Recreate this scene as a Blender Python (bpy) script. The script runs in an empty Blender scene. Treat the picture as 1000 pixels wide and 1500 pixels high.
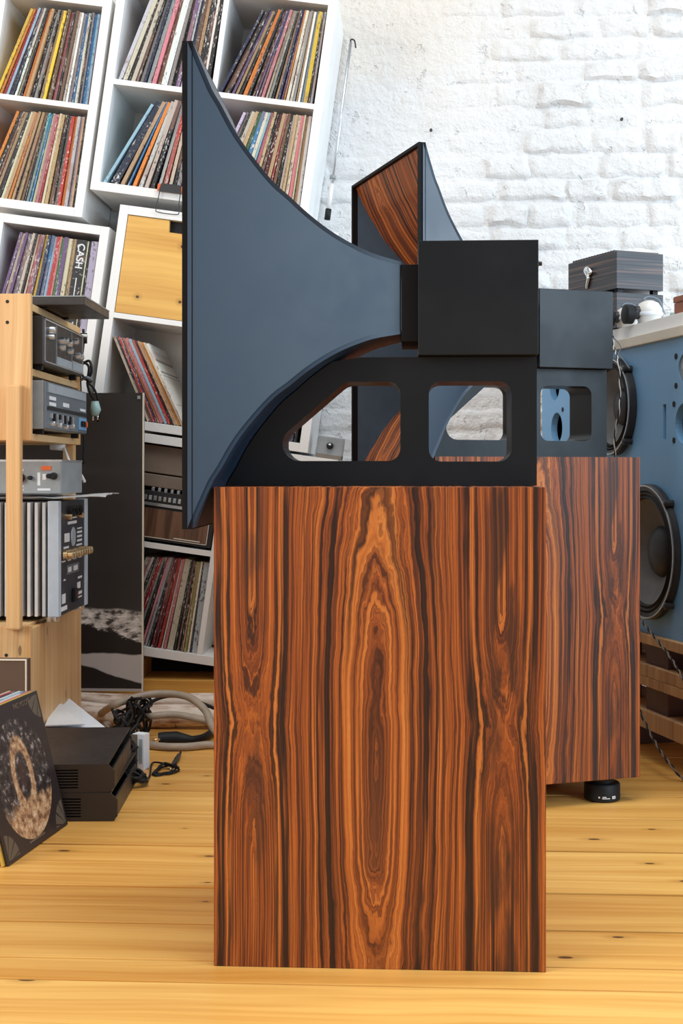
import bpy, bmesh, math, random
from math import sin, cos, pi, radians, sqrt
from mathutils import Vector, Matrix, noise

S = bpy.context.scene
COL = S.collection
R = random.Random(7)

# ------------------------------------------------------------------ camera
F, YH, EYE, YAW = 1940.0, 691.0, 0.815, 0.0516      # focal length and horizon for a 1000x1500 frame
cam = bpy.data.cameras.new('camera')
cam.sensor_width = 36; cam.lens = F/1500*36; cam.shift_y = -(750-YH)/1500
cam.clip_start = 0.05
cam_o = bpy.data.objects.new('camera', cam); COL.objects.link(cam_o)
cam_o.location = (0, 0, EYE); cam_o.rotation_euler = (pi/2, 0, YAW)
S.camera = cam_o

# ------------------------------------------------------------------ light
S.view_settings.view_transform = 'Standard'; S.view_settings.look = 'None'
S.view_settings.exposure = 0.0; S.view_settings.gamma = 1.0
try: S.view_settings.use_curve_mapping = False
except Exception: pass
W = bpy.data.worlds.new('sky'); S.world = W; W.use_nodes = True
W.node_tree.nodes['Background'].inputs[0].default_value = (0.90, 0.95, 1.0, 1)
W.node_tree.nodes['Background'].inputs[1].default_value = 0.42

def area(name, loc, target, size, energy, col):
    l = bpy.data.lights.new(name, 'AREA'); l.shape = 'RECTANGLE'; l.size, l.size_y = size
    l.energy = energy; l.color = col
    o = bpy.data.objects.new(name, l); COL.objects.link(o); o.location = loc
    o.rotation_euler = (Vector(target)-Vector(loc)).to_track_quat('-Z', 'Y').to_euler()
    return o
area('daylight_window_right', (3.7, 0.35, 1.9), (0.1, 3.2, 1.0), (2.8, 2.2), 140, (0.62, 0.82, 1.0))
area('daylight_window_right_rear', (3.7, 3.55, 1.9), (0.6, 3.6, 1.1), (1.5, 2.0), 85, (0.70, 0.86, 1.0))
area('daylight_window_left', (-3.4, 0.2, 2.1), (0.0, 3.0, 0.6), (2.2, 2.0), 110, (1.0, 0.96, 0.90))
area('roof_window', (0.2, 1.9, 4.6), (0.0, 2.1, 0.0), (3.4, 2.2), 125, (1.0, 0.98, 0.95))

# ------------------------------------------------------------------ pixel to place
def c2w(x, d, z): return Vector((x*cos(YAW)-d*sin(YAW), x*sin(YAW)+d*cos(YAW), z))
def at(px, py, d): return c2w((px-500)/F*d, d, EYE-(py-YH)/F*d)
def floor_at(px, py, z=0.0): return at(px, py, (EYE-z)*F/(py-YH))
def at_y(px, py, Y):
    k = (px-500)/F; return at(px, py, Y/(k*sin(YAW)+cos(YAW)))

# ------------------------------------------------------------------ materials
class NT:
    def __init__(s, name):
        s.m = bpy.data.materials.new(name); s.m.use_nodes = True
        s.t = s.m.node_tree; s.b = s.t.nodes['Principled BSDF']
    def n(s, typ, **kw):
        x = s.t.nodes.new(typ)
        for k, v in kw.items(): setattr(x, k, v)
        return x
    def put(s, v, sock):
        if v is None: return
        if hasattr(v, 'links') or isinstance(v, bpy.types.NodeSocket): s.t.links.new(v, sock)
        else: sock.default_value = v
    def M(s, op, a, b=None, c=None, clamp=False):
        x = s.n('ShaderNodeMath', operation=op, use_clamp=clamp)
        for i, v in enumerate((a, b, c)): s.put(v, x.inputs[i])
        return x.outputs[0]
    def vec(s, x, y, z):
        c = s.n('ShaderNodeCombineXYZ')
        for i, v in enumerate((x, y, z)): s.put(v, c.inputs[i])
        return c.outputs[0]
    def sep(s, v):
        c = s.n('ShaderNodeSeparateXYZ'); s.put(v, c.inputs[0]); return c.outputs
    def noise(s, v, scale=1, detail=2, rough=.5):
        x = s.n('ShaderNodeTexNoise'); s.put(v, x.inputs['Vector'])
        x.inputs['Scale'].default_value = scale; x.inputs['Detail'].default_value = detail; x.inputs['Roughness'].default_value = rough
        return x.outputs['Fac']
    def smooth(s, v, a, b, lo=0, hi=1):
        x = s.n('ShaderNodeMapRange', interpolation_type='SMOOTHSTEP'); s.put(v, x.inputs[0])
        for i, q in enumerate((a, b, lo, hi)): s.put(q, x.inputs[1+i])
        return x.outputs[0]
    def ramp(s, v, stops):
        x = s.n('ShaderNodeValToRGB'); s.put(v, x.inputs[0]); e = x.color_ramp.elements
        while len(e) < len(stops): e.new(.5)
        for q, (p, c) in zip(e, stops): q.position = p; q.color = (*c, 1)
        return x.outputs[0]
    def mix(s, f, a, b, typ='MIX'):
        x = s.n('ShaderNodeMix', data_type='RGBA', blend_type=typ)
        s.put(f, x.inputs[0])
        for v, i in ((a, 6), (b, 7)):
            s.put((*v, 1) if isinstance(v, tuple) and len(v) == 3 else v, x.inputs[i])
        return x.outputs[2]
    def bump(s, h, strength=.2, dist=.002):
        x = s.n('ShaderNodeBump'); s.put(h, x.inputs['Height'])
        x.inputs['Strength'].default_value = strength; x.inputs['Distance'].default_value = dist
        s.t.links.new(x.outputs[0], s.b.inputs['Normal'])
    def obj(s): return s.n('ShaderNodeTexCoord').outputs['Object']
    def uv(s): return s.n('ShaderNodeTexCoord').outputs['UV']
    def set(s, **kw):
        for k, v in kw.items():
            s.put((*v, 1) if isinstance(v, tuple) and len(v) == 3 else v, s.b.inputs[k.replace('_', ' ')])
        return s.m

def plain(name, c, rough=.5, metal=0, var=.12, scale=14, bump=0.0, spec=.5):
    """one colour with soft mottling and fine relief"""
    k = NT(name); o = k.obj(); f = k.noise(o, scale, 4, .6)
    lo = tuple(max(0, q*(1-var)) for q in c); hi = tuple(min(1, q*(1+var)) for q in c)
    k.set(Base_Color=k.ramp(f, [(.3, lo), (.7, hi)]), Metallic=metal, Specular_IOR_Level=spec,
          Roughness=k.smooth(f, .2, .8, max(.02, rough-.06), min(1, rough+.06)))
    if bump: k.bump(k.noise(o, scale*9, 3), bump, .001)
    return k.m

def rosewood():
    k = NT('rosewood_veneer'); u0, v, _ = k.sep(k.uv())
    w1 = k.noise(k.vec(k.M('MULTIPLY', u0, 5), k.M('MULTIPLY', v, 1.6), 0), 1, 2)
    w2 = k.noise(k.vec(k.M('MULTIPLY', u0, 45), k.M('MULTIPLY', v, 8), 4), 1, 3)
    u = k.M('ADD', u0, k.M('MULTIPLY_ADD', k.M('SUBTRACT', w1, .5), .018, k.M('MULTIPLY', k.M('SUBTRACT', w2, .5), .0034)))
    du = k.M('SUBTRACT', u, .268); w = k.M('ABSOLUTE', du)
    side = k.M('MULTIPLY', k.M('GREATER_THAN', du, 0), .10)
    dv = k.M('SUBTRACT', v, .348)
    nv = k.noise(k.vec(k.M('MULTIPLY', v, 8), k.M('MULTIPLY', u0, 6), 2), 1, 3)
    h0 = k.M('ADD', k.M('MULTIPLY', k.M('SQRT', k.M('MULTIPLY_ADD', dv, dv, .0006)), .112), k.M('MULTIPLY', k.M('SUBTRACT', nv, .5), .040))
    jag = k.noise(k.vec(k.M('MULTIPLY', u0, 70), k.M('MULTIPLY', v, 16), 8), 1, 3, .6)
    h0 = k.M('ADD', h0, k.M('MULTIPLY', k.M('SUBTRACT', jag, .5), .014))
    F0 = k.M('SQRT', k.M('MULTIPLY_ADD', w, w, k.M('MULTIPLY', h0, h0)))
    dv1 = k.M('ABSOLUTE', k.M('SUBTRACT', v, .40))
    h1 = k.M('MAXIMUM', k.M('MULTIPLY_ADD', dv1, -.135, k.M('MULTIPLY_ADD', jag, .020, .018)), 0)
    w_ = k.M('SUBTRACT', w, .204)
    F1 = k.M('SUBTRACT', .204, k.M('SQRT', k.M('MULTIPLY_ADD', w_, w_, k.M('MULTIPLY', h1, h1))))
    s = k.smooth(w, .07, .17)
    Fv = k.M('ADD', k.M('MULTIPLY', F0, k.M('SUBTRACT', 1, s)), k.M('MULTIPLY', F1, s))
    def band(fs, vs, z, det=2): return k.noise(k.vec(k.M('MULTIPLY', Fv, fs), k.M('MULTIPLY', v, vs), k.M('ADD', side, z)), 1, det)
    big = band(34, .3, 0); mid = band(150, 1.0, 3, 3); fine = band(560, 4, 7, 2); dark = band(70, .45, 9, 3); dark2 = band(40, .3, 33, 2)
    val = k.M('ADD', k.M('MULTIPLY', big, .30), k.M('MULTIPLY_ADD', mid, .46, k.M('MULTIPLY', fine, .24)))
    col = k.ramp(val, [(.36, (.040, .011, .006)), (.44, (.135, .033, .011)), (.50, (.33, .080, .016)), (.56, (.50, .145, .028)), (.66, (.64, .24, .055))])
    lines = k.smooth(band(300, 1.4, 21, 2), .53, .62)
    calm = k.smooth(F0, .035, .060, .35, 1)
    lines = k.M('MULTIPLY', lines, k.smooth(F0, .03, .06, .7, 1))
    col = k.mix(k.M('MULTIPLY', lines, .70), col, (.050, .015, .009))
    col = k.mix(k.M('MULTIPLY', k.M('MULTIPLY', k.smooth(dark, .54, .60), calm), .93), col, (.020, .010, .008))
    col = k.mix(k.M('MULTIPLY', k.M('MULTIPLY', k.smooth(dark2, .56, .66), calm), .55), col, (.045, .016, .010))
    wv = k.M('MULTIPLY_ADD', k.M('SUBTRACT', w2, .5), .008, k.M('MULTIPLY', k.M('SUBTRACT', w1, .5), .012))
    Fs = k.M('ADD', Fv, wv); br = k.noise(k.vec(k.M('MULTIPLY', u0, 40), k.M('MULTIPLY', v, 3.2), 41), 1, 2)
    for pos, wid, amt in ((.081, .0050, .95), (.096, .0022, .8), (.122, .0014, .6), (.149, .0048, .93), (.164, .0026, .85), (.060, .0016, .6), (.110, .0012, .5)):
        mk = k.smooth(k.M('ABSOLUTE', k.M('SUBTRACT', Fs, pos)), wid*.55, wid*1.25, 1, 0)
        col = k.mix(k.M('MULTIPLY', k.M('MULTIPLY', mk, k.smooth(br, .30, .50, .25, 1)), amt), col, (.017, .008, .007))
    patch = k.M('MULTIPLY', k.smooth(k.M('ABSOLUTE', k.M('SUBTRACT', u, .475)), .010, .042, 1, 0), k.smooth(k.noise(k.vec(k.M('MULTIPLY', u0, 30), k.M('MULTIPLY', v, 5), 11), 1, 4), .42, .58))
    col = k.mix(k.M('MULTIPLY', patch, .82), col, (.040, .016, .011))
    patch = k.M('MULTIPLY', k.smooth(k.M('ABSOLUTE', k.M('SUBTRACT', u, .066)), .006, .034, 1, 0), k.smooth(k.noise(k.vec(k.M('MULTIPLY', u0, 30), k.M('MULTIPLY', v, 5), 17), 1, 4), .47, .62))
    col = k.mix(k.M('MULTIPLY', patch, .6), col, (.055, .022, .014))
    core = k.M('MULTIPLY', k.smooth(F0, .0, .035, 1, 0), k.smooth(v, .42, .20, 0, 1))
    col = k.mix(k.M('MULTIPLY', core, .55), col, (.15, .048, .020))
    pores = k.noise(k.vec(k.M('MULTIPLY', u0, 1500), k.M('MULTIPLY', v, 60), 0), 1, 1)
    col = k.mix(k.smooth(pores, .60, .75, 0, .35), col, (.05, .015, .008))
    k.set(Base_Color=col, Roughness=.42, Specular_IOR_Level=.35)
    k.bump(k.M('ADD', mid, pores), .08, .0006)
    return k.m

def pine(name, hi, lo, along='X', rough=.4, knots=1.0, fine=26, knot_scale=(2.0, 7.0), tint=0):
    k = NT(name); x, y, z = k.sep(k.obj())
    rnd = k.M('MULTIPLY', k.n('ShaderNodeObjectInfo').outputs['Random'], 37)
    a, b, c = (x, k.M('ADD', y, z), 0) if along == 'X' else (z, k.M('ADD', x, y), 0)
    if along == 'Y': a, b, c = y, x, z
    a = k.M('ADD', a, rnd)
    wob = k.noise(k.vec(k.M('MULTIPLY', a, 1.1), k.M('MULTIPLY', b, 3), rnd), 1, 2)
    bb = k.M('ADD', b, k.M('MULTIPLY', wob, .10))
    g = k.noise(k.vec(k.M('MULTIPLY', a, .7), k.M('MULTIPLY', bb, fine), c), 1, 3)
    g2 = k.noise(k.vec(k.M('MULTIPLY', a, 2.5), k.M('MULTIPLY', bb, fine*4.5), 5), 1, 2)
    big = k.noise(k.vec(k.M('MULTIPLY', a, .8), k.M('MULTIPLY', b, 2), rnd), 1, 2)
    v = k.M('ADD', k.M('MULTIPLY', g, .5), k.M('MULTIPLY_ADD', g2, .28, k.M('MULTIPLY', big, .22)))
    mid = tuple((p+q)/2 for p, q in zip(hi, lo))
    col = k.ramp(v, [(.36, lo), (.48, mid), (.60, hi)])
    if tint: col = k.mix(1, col, k.ramp(k.M('FRACT', rnd), [(0, (1-tint, 1-tint*1.3, 1-tint*1.6)), (1, (1, 1, 1))]), 'MULTIPLY')
    if knots:
        vo = k.n('ShaderNodeTexVoronoi', voronoi_dimensions='2D')
        k.put(k.vec(k.M('MULTIPLY', a, knot_scale[0]), k.M('MULTIPLY', b, knot_scale[1]), 0), vo.inputs['Vector'])
        vo.inputs['Scale'].default_value = 1
        pick = k.sep(vo.outputs['Color'])
        size = k.M('MULTIPLY_ADD', pick[1], .040, .016)
        on = k.M('GREATER_THAN', pick[0], .45)
        d = k.M('DIVIDE', vo.outputs['Distance'], size)
        halo = k.M('MULTIPLY', k.smooth(d, 1.0, 3.6, 1, 0), on)
        col = k.mix(k.M('MULTIPLY', halo, .40*knots), col, tuple(q*.62 for q in lo))
        core = k.M('MULTIPLY', k.smooth(d, .7, 1.1, 1, 0), on)
        col = k.mix(k.M('MULTIPLY', core, .92*knots), col, (.055, .018, .008))
    k.set(Base_Color=col, Roughness=rough, Specular_IOR_Level=.4)
    k.bump(g2, .06, .0008)
    return k.m

def sleeve_mat():
    k = NT('printed_sleeve'); oi = k.n('ShaderNodeObjectInfo'); rnd = k.M('MULTIPLY', oi.outputs['Random'], 91)
    x, y, z = k.sep(k.obj())
    tx = k.noise(k.vec(k.M('MULTIPLY', x, 3), rnd, k.M('MULTIPLY', z, 26)), 1, 2)
    big = k.noise(k.vec(rnd, k.M('MULTIPLY', x, 1.0), k.M('MULTIPLY', z, 3.2)), 1, 2)
    on = k.smooth(big, .50, .56)
    ink = k.M('MULTIPLY', k.smooth(tx, .55, .62), on)
    lum = k.n('ShaderNodeRGBToBW'); k.put(oi.outputs['Color'], lum.inputs[0])
    pale = k.M('LESS_THAN', lum.outputs[0], .22)
    inkc = k.mix(pale, (.05, .04, .045), (.75, .72, .66))
    wear = k.noise(k.vec(k.M('MULTIPLY', x, 2), rnd, k.M('MULTIPLY', z, 60)), 1, 3)
    col = k.mix(k.M('MULTIPLY', ink, .75), oi.outputs['Color'], inkc)
    col = k.mix(k.smooth(wear, .6, .72, 0, .35), col, (.75, .72, .66))
    hue = k.noise(k.vec(rnd, 0, k.M('MULTIPLY', z, 1.6)), 1, 1)
    col = k.mix(k.smooth(hue, .58, .64, 0, .45), col, (.30, .16, .12))
    k.set(Base_Color=col, Roughness=.5)
    return k.m

def print_mat():
    """the framed dark landscape photograph"""
    k = NT('dark_landscape_print'); x, y, z = k.sep(k.obj())
    n1 = k.noise(k.vec(k.M('MULTIPLY', x, 26), 0, k.M('MULTIPLY', z, 60)), 1, 5, .65)
    n2 = k.noise(k.vec(k.M('MULTIPLY', x, 5), 1, k.M('MULTIPLY', z, 5)), 1, 3)
    zz = k.M('ADD', z, k.M('MULTIPLY', k.M('SUBTRACT', n2, .5), .05))
    sky = k.ramp(n2, [(.3, (.028, .025, .023)), (.7, (.040, .036, .034))])
    scree = k.ramp(n1, [(.40, (.05, .045, .04)), (.50, (.50, .46, .43)), (.62, (.78, .74, .70))])
    band1 = k.M('MULTIPLY', k.smooth(zz, .160, .168), k.smooth(zz, .262, .272, 1, 0))
    col = k.mix(band1, sky, scree)
    t1 = k.M('ADD', zz, k.M('MULTIPLY', k.M('SUBTRACT', x, .6), .28))
    dk = k.M('MULTIPLY', k.smooth(zz, .120, .126), k.smooth(k.M('ADD', t1, k.M('MULTIPLY', k.M('SUBTRACT', n1, .5), .08)), .190, .205, 1, 0))
    col = k.mix(dk, col, (.016, .014, .014))
    snow = k.M('MULTIPLY', k.smooth(t1, .052, .058), k.smooth(zz, .120, .126, 1, 0))
    col = k.mix(k.smooth(zz, .120, .126, 1, 0), col, (.016, .014, .014))
    col = k.mix(snow, col, (.50, .46, .44))
    col = k.mix(k.smooth(z, .008, .010, 1, 0), col, (.42, .38, .36))
    k.set(Base_Color=col, Roughness=.35)
    return k.m

def cover_mat():
    """black sleeve with a round mottled picture and fan-shaped corner ornaments (uv 0..1)"""
    k = NT('round_picture_sleeve'); u, v, _ = k.sep(k.uv())
    du = k.M('SUBTRACT', u, .49); dv = k.M('SUBTRACT', v, .47)
    r = k.M('SQRT', k.M('MULTIPLY_ADD', du, du, k.M('MULTIPLY', dv, dv)))
    uvv = k.vec(u, v, 0)
    n1 = k.noise(uvv, 16, 5, .7); n2 = k.noise(uvv, 6, 3); n3 = k.noise(uvv, 38, 3)
    arm = k.M('SQRT', k.M('MULTIPLY_ADD', k.M('MULTIPLY', du, 1.7), k.M('MULTIPLY', du, 1.7), k.M('POWER', k.M('SUBTRACT', dv, .02), 2)))
    gold = k.M('MULTIPLY', k.smooth(arm, .15, .19), k.smooth(arm, .25, .30, 1, 0))
    gold = k.M('MAXIMUM', gold, k.smooth(k.M('ADD', k.M('MULTIPLY', dv, -1), k.M('MULTIPLY', k.M('SUBTRACT', n2, .5), .3)), .12, .22))
    dark = k.ramp(n1, [(.42, (.020, .017, .018)), (.56, (.07, .06, .06)), (.64, (.42, .37, .34))])
    lit = k.ramp(n1, [(.34, (.10, .05, .03)), (.46, (.42, .24, .13)), (.58, (.68, .48, .28)), (.70, (.85, .74, .60))])
    pic = k.mix(gold, dark, lit)
    pic = k.mix(k.M('MULTIPLY', k.smooth(arm, .06, .12, 1, 0), .8), pic, (.07, .035, .03))
    field = (.030, .023, .024)
    col = k.mix(k.smooth(r, .415, .42, 1, 0), field, pic)
    cu = k.M('MINIMUM', u, k.M('SUBTRACT', 1, u)); cv = k.M('MINIMUM', v, k.M('SUBTRACT', 1, v))
    rc = k.M('SQRT', k.M('MULTIPLY_ADD', cu, cu, k.M('MULTIPLY', cv, cv)))
    ang = k.M('ARCTAN2', cv, cu)
    ray = k.smooth(k.M('ABSOLUTE', k.M('SUBTRACT', k.M('FRACT', k.M('MULTIPLY', ang, 2.2)), .5)), .05, .12)
    fan = k.M('MULTIPLY', k.M('MULTIPLY', k.smooth(rc, .19, .195, 1, 0), k.smooth(rc, .03, .035)), k.M('MULTIPLY', ray, k.smooth(k.M('MINIMUM', cu, cv), .02, .025)))
    fan = k.M('MULTIPLY', fan, k.smooth(r, .43, .435))
    col = k.mix(fan, col, (.13, .11, .08))
    k.set(Base_Color=col, Roughness=.4)
    return k.m

def ebony():
    k = NT('striped_ebony'); x, y, z = k.sep(k.obj())
    a = k.noise(k.vec(k.M('MULTIPLY', x, 1.5), k.M('MULTIPLY', y, 1.5), k.M('MULTIPLY', z, 130)), 1, 2)
    col = k.ramp(a, [(.40, (.012, .011, .014)), (.55, (.045, .037, .040)), (.62, (.17, .085, .05)), (.66, (.05, .04, .04))])
    k.set(Base_Color=col, Roughness=.3); return k.m

def walnut():
    k = NT('walnut_case'); x, y, z = k.sep(k.obj())
    a = k.noise(k.vec(k.M('MULTIPLY', x, 60), k.M('MULTIPLY', y, 2), k.M('MULTIPLY', z, 3)), 1, 3)
    k.set(Base_Color=k.ramp(a, [(.35, (.075, .035, .02)), (.6, (.19, .095, .055))]), Roughness=.4); return k.m

def birch():
    k = NT('birch_bark'); x, y, z = k.sep(k.obj())
    a = k.noise(k.vec(k.M('MULTIPLY', x, 7), k.M('MULTIPLY', y, 30), k.M('MULTIPLY', z, 30)), 1, 4, .7)
    b = k.noise(k.vec(k.M('MULTIPLY', x, 45), k.M('MULTIPLY', y, 8), k.M('MULTIPLY', z, 8)), 1, 2)
    col = k.ramp(a, [(.33, (.09, .05, .04)), (.41, (.50, .33, .25)), (.52, (.72, .60, .50)), (.7, (.84, .78, .70))])
    col = k.mix(k.smooth(b, .66, .70, 0, .7), col, (.12, .08, .07))
    k.set(Base_Color=col, Roughness=.7); k.bump(a, .3, .003); return k.m

def paint_wall():
    k = NT('white_painted_brick'); o = k.n('ShaderNodeNewGeometry').outputs['Position']
    a = k.noise(o, 9, 5, .6); b = k.noise(o, 70, 4, .6); c = k.noise(o, 1.4, 2); x, y, z = k.sep(o)
    warm = k.M('MULTIPLY', k.smooth(x, .75, -.1), k.smooth(z, 1.9, 2.5))
    col = k.ramp(c, [(.3, (.66, .66, .66)), (.7, (.73, .725, .72))])
    col = k.mix(k.smooth(k.M('ADD', k.M('MULTIPLY', warm, .35), k.M('MULTIPLY', a, .5)), .30, .60, 0, .8), col, (.70, .65, .58))
    col = k.mix(k.smooth(a, .66, .76, 0, .45), col, (.58, .56, .53))
    k.set(Base_Color=col, Roughness=.65, Specular_IOR_Level=.3)
    m = k.noise(o, 26, 6, .62); pit = k.smooth(k.noise(o, 17, 4, .7), .60, .72)
    k.bump(k.M('ADD', k.M('ADD', a, k.M('MULTIPLY', b, .30)), k.M('SUBTRACT', k.M('MULTIPLY', m, 1.1), k.M('MULTIPLY', pit, .5))), .85, .013); return k.m

def satin(name, c, rough, var=.10, spec=.5):
    k = NT(name); o = k.obj(); f = k.noise(o, 5, 4, .65); g = k.noise(o, 240, 2)
    k.set(Base_Color=k.ramp(f, [(.3, tuple(q*(1-var) for q in c)), (.7, tuple(q*(1+var) for q in c))]),
          Roughness=k.smooth(f, .3, .7, rough-.05, rough+.05), Specular_IOR_Level=spec)
    k.bump(g, .05, .0004); return k.m

M = {}
M['rose'] = rosewood()
M['horn'] = satin('black_satin_blue_sheen', (.012, .028, .054), .42, .35, .5)  # same black paint; the window's blue sheen is put into the base colour
M['black'] = satin('black_satin', (.0045, .0050, .0062), .42, .1, .40)
M['rim'] = satin('black_edge', (.007, .006, .007), .55, .1, .15)
M['floor'] = pine('pine_floorboard', (.93, .535, .145), (.68, .30, .052), 'X', .34, 1.0, 20, (3.0, 7.5), .16)
M['pine'] = pine('pine_upright', (.80, .52, .25), (.58, .30, .11), 'Z', .45, .7, 40, (3, 9))
M['pine_y'] = pine('pine_shelf', (.82, .56, .28), (.62, .34, .13), 'Y', .45, .3, 30)
M['door'] = pine('pine_plywood_door', (.80, .47, .12), (.58, .27, .05), 'X', .4, 1, 15, (5, 6))
M['pallet'] = pine('rough_pallet_wood', (.62, .38, .19), (.36, .19, .085), 'Y', .7, .6, 30)
M['redblock'] = plain('dark_red_block', (.07, .025, .022), .6)
M['white'] = plain('white_melamine', (.83, .82, .80), .38, 0, .03, 6)
M['wall'] = paint_wall()
M['sleeve'] = sleeve_mat()
M['print'] = print_mat(); M['cover'] = cover_mat(); M['ebony'] = ebony(); M['walnut'] = walnut(); M['birch'] = birch()
M['blue'] = plain('blue_baffle_paint', (.165, .365, .61), .45, 0, .08, 4)
M['dkmetal'] = plain('black_metal', (.022, .021, .023), .42, 0, .1, 30)
M['brownblk'] = plain('dark_brown_metal', (.030, .024, .022), .42, 0, .1, 20)
M['rubber'] = plain('black_rubber', (.009, .009, .010), .55, 0, .15, 30, 0, .3)
M['cone'] = plain('grey_paper_cone', (.13, .127, .125), .6, 0, .2, 18, .2)
M['cap'] = plain('dust_cap', (.028, .028, .029), .5, 0, .15, 20)
M['alu'] = plain('brushed_aluminium', (.62, .64, .66), .32, .85, .08, 40)
M['fin'] = plain('pale_grey_fin', (.58, .57, .57), .4, .15, .06, 30)
M['alu_pale'] = plain('pale_anodised_edge', (.55, .64, .74), .38, .1, .05, 30)
M['chrome'] = plain('chrome', (.85, .85, .86), .1, 1, .03)
M['brass'] = plain('gold_plated', (.86, .62, .34), .25, .9, .08)
M['ink'] = plain('white_print', (.74, .76, .78), .5, 0, .05)
M['grey'] = plain('grey_panel', (.30, .32, .33), .45, .3, .1, 25)
M['slate'] = plain('blue_grey_panel', (.16, .19, .22), .45, .3, .1, 20)
M['slate_hi'] = plain('pale_control_strip', (.40, .46, .50), .4, .2, .1, 25)
M['navy'] = plain('dark_blue_panel', (.018, .022, .035), .45, 0, .15, 20)
M['taupe'] = plain('taupe_case', (.20, .155, .12), .5, 0, .1, 12)
M['paper'] = plain('white_paper', (.76, .79, .84), .6, 0, .05, 10)
M['cream'] = plain('cream_card', (.72, .66, .55), .6, 0, .06, 10)
M['beige'] = plain('beige_cable_jacket', (.36, .29, .22), .5, 0, .15, 20)
M['ivory'] = plain('ivory_plastic', (.74, .72, .68), .4, 0, .05, 10)
M['brownbox'] = plain('brown_card', (.10, .06, .04), .6, 0, .1, 12)
M['redwood'] = plain('reddish_wood', (.30, .085, .03), .5, 0, .15, 20)
M['orange'] = plain('orange_plastic', (.75, .14, .03), .4)
M['teal'] = plain('pale_teal_plastic', (.35, .52, .50), .4)
M['dark'] = plain('dark_interior', (.012, .012, .014), .8)
k = NT('clear_plastic'); k.set(Base_Color=(.88, .92, .95), Roughness=.2, Alpha=.55, Specular_IOR_Level=.7); M['plastic'] = k.m

# ------------------------------------------------------------------ mesh helpers
def uvbox(bm):
    l = bm.loops.layers.uv.verify()
    for f in bm.faces:
        n = f.normal; ax = max(range(3), key=lambda i: abs(n[i]))
        for lp in f.loops:
            c = lp.vert.co
            lp[l].uv = (c.x, c.z) if ax == 1 else ((c.y, c.z) if ax == 0 else (c.x, c.y))

def box(bm, x0, y0, z0, x1, y1, z1, bev=0.0, mi=0):
    r = bmesh.ops.create_cube(bm, size=1)
    for v in r['verts']:
        v.co = Vector(((x0+x1)/2+v.co.x*(x1-x0), (y0+y1)/2+v.co.y*(y1-y0), (z0+z1)/2+v.co.z*(z1-z0)))
    fs = {f for v in r['verts'] for f in v.link_faces}
    for f in fs: f.material_index = mi
    if bev:
        es = list({e for v in r['verts'] for e in v.link_edges})
        bmesh.ops.bevel(bm, geom=es, offset=bev, segments=2, profile=.6, affect='EDGES')
    return bm

def BX(*a, **k): return box(bmesh.new(), *a, **k)

def loop(bm, pts):
    vs = [bm.verts.new(p) for p in pts]
    return [bm.edges.new((vs[i], vs[(i+1) % len(vs)])) for i in range(len(vs))]

def plate(outline, holes, y0, y1, axis='Y'):
    """flat plate in x-z with holes, thickness along y"""
    bm = bmesh.new(); es = []
    for o in [outline]+list(holes): es += loop(bm, [Vector((p[0], y0, p[1])) for p in o])
    bmesh.ops.triangle_fill(bm, use_beauty=True, use_dissolve=False, edges=es)
    r = bmesh.ops.extrude_face_region(bm, geom=list(bm.faces))
    for v in [g for g in r['geom'] if isinstance(g, bmesh.types.BMVert)]: v.co.y = y1
    bmesh.ops.recalc_face_normals(bm, faces=list(bm.faces))
    return bm

def rounded(pts, r, n=7):
    out = []; N = len(pts); rs = r if isinstance(r, (list, tuple)) else [r]*N
    for i in range(N):
        p0, p, p1 = Vector(pts[i-1]), Vector(pts[i]), Vector(pts[(i+1) % N])
        a, b = (p0-p).normalized(), (p1-p).normalized()
        half = a.angle(b)/2; t = rs[i]/math.tan(half)
        c = p+(a+b).normalized()*(rs[i]/sin(half))
        s, e = p+a*t-c, p+b*t-c
        tot = s.angle(e)
        for j in range(n+1):
            q = (s*sin(tot*(1-j/n))+e*sin(tot*j/n))/sin(tot)
            out.append(tuple(c+q))
    return out

def circle(cx, cz, r, n=40): return [(cx+r*cos(2*pi*i/n), cz+r*sin(2*pi*i/n)) for i in range(n)]

def lathe(bm, prof, origin=(0, 0, 0), axis='Z', n=36, mi=0, close=True):
    """prof: (radius, height) pairs"""
    rings = []
    for r, h in prof:
        ring = []
        for i in range(n):
            a = 2*pi*i/n; p = (r*cos(a), r*sin(a), h)
            if axis == 'X': p = (h, r*cos(a), r*sin(a))
            if axis == 'Y': p = (r*cos(a), h, r*sin(a))
            ring.append(bm.verts.new(Vector(p)+Vector(origin)))
        rings.append(ring)
    fs = []
    for a, b in zip(rings, rings[1:]):
        for i in range(n): fs.append(bm.faces.new((a[i], a[(i+1) % n], b[(i+1) % n], b[i])))
    if close:
        for ring in (rings[0], rings[-1]): fs.append(bm.faces.new(ring))
    for f in fs: f.material_index = mi
    bmesh.ops.recalc_face_normals(bm, faces=fs)
    return bm

def spline(pts, seg=8):
    P = [Vector(p) for p in pts]; P = [2*P[0]-P[1]]+P+[2*P[-1]-P[-2]]; out = []
    for i in range(1, len(P)-2):
        a, b, c, d = P[i-1:i+3]
        for j in range(seg):
            t = j/seg
            out.append(.5*((2*b)+(c-a)*t+(2*a-5*b+4*c-d)*t*t+(3*b-a-3*c+d)*t**3))
    out.append(P[-2]); return out

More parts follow.
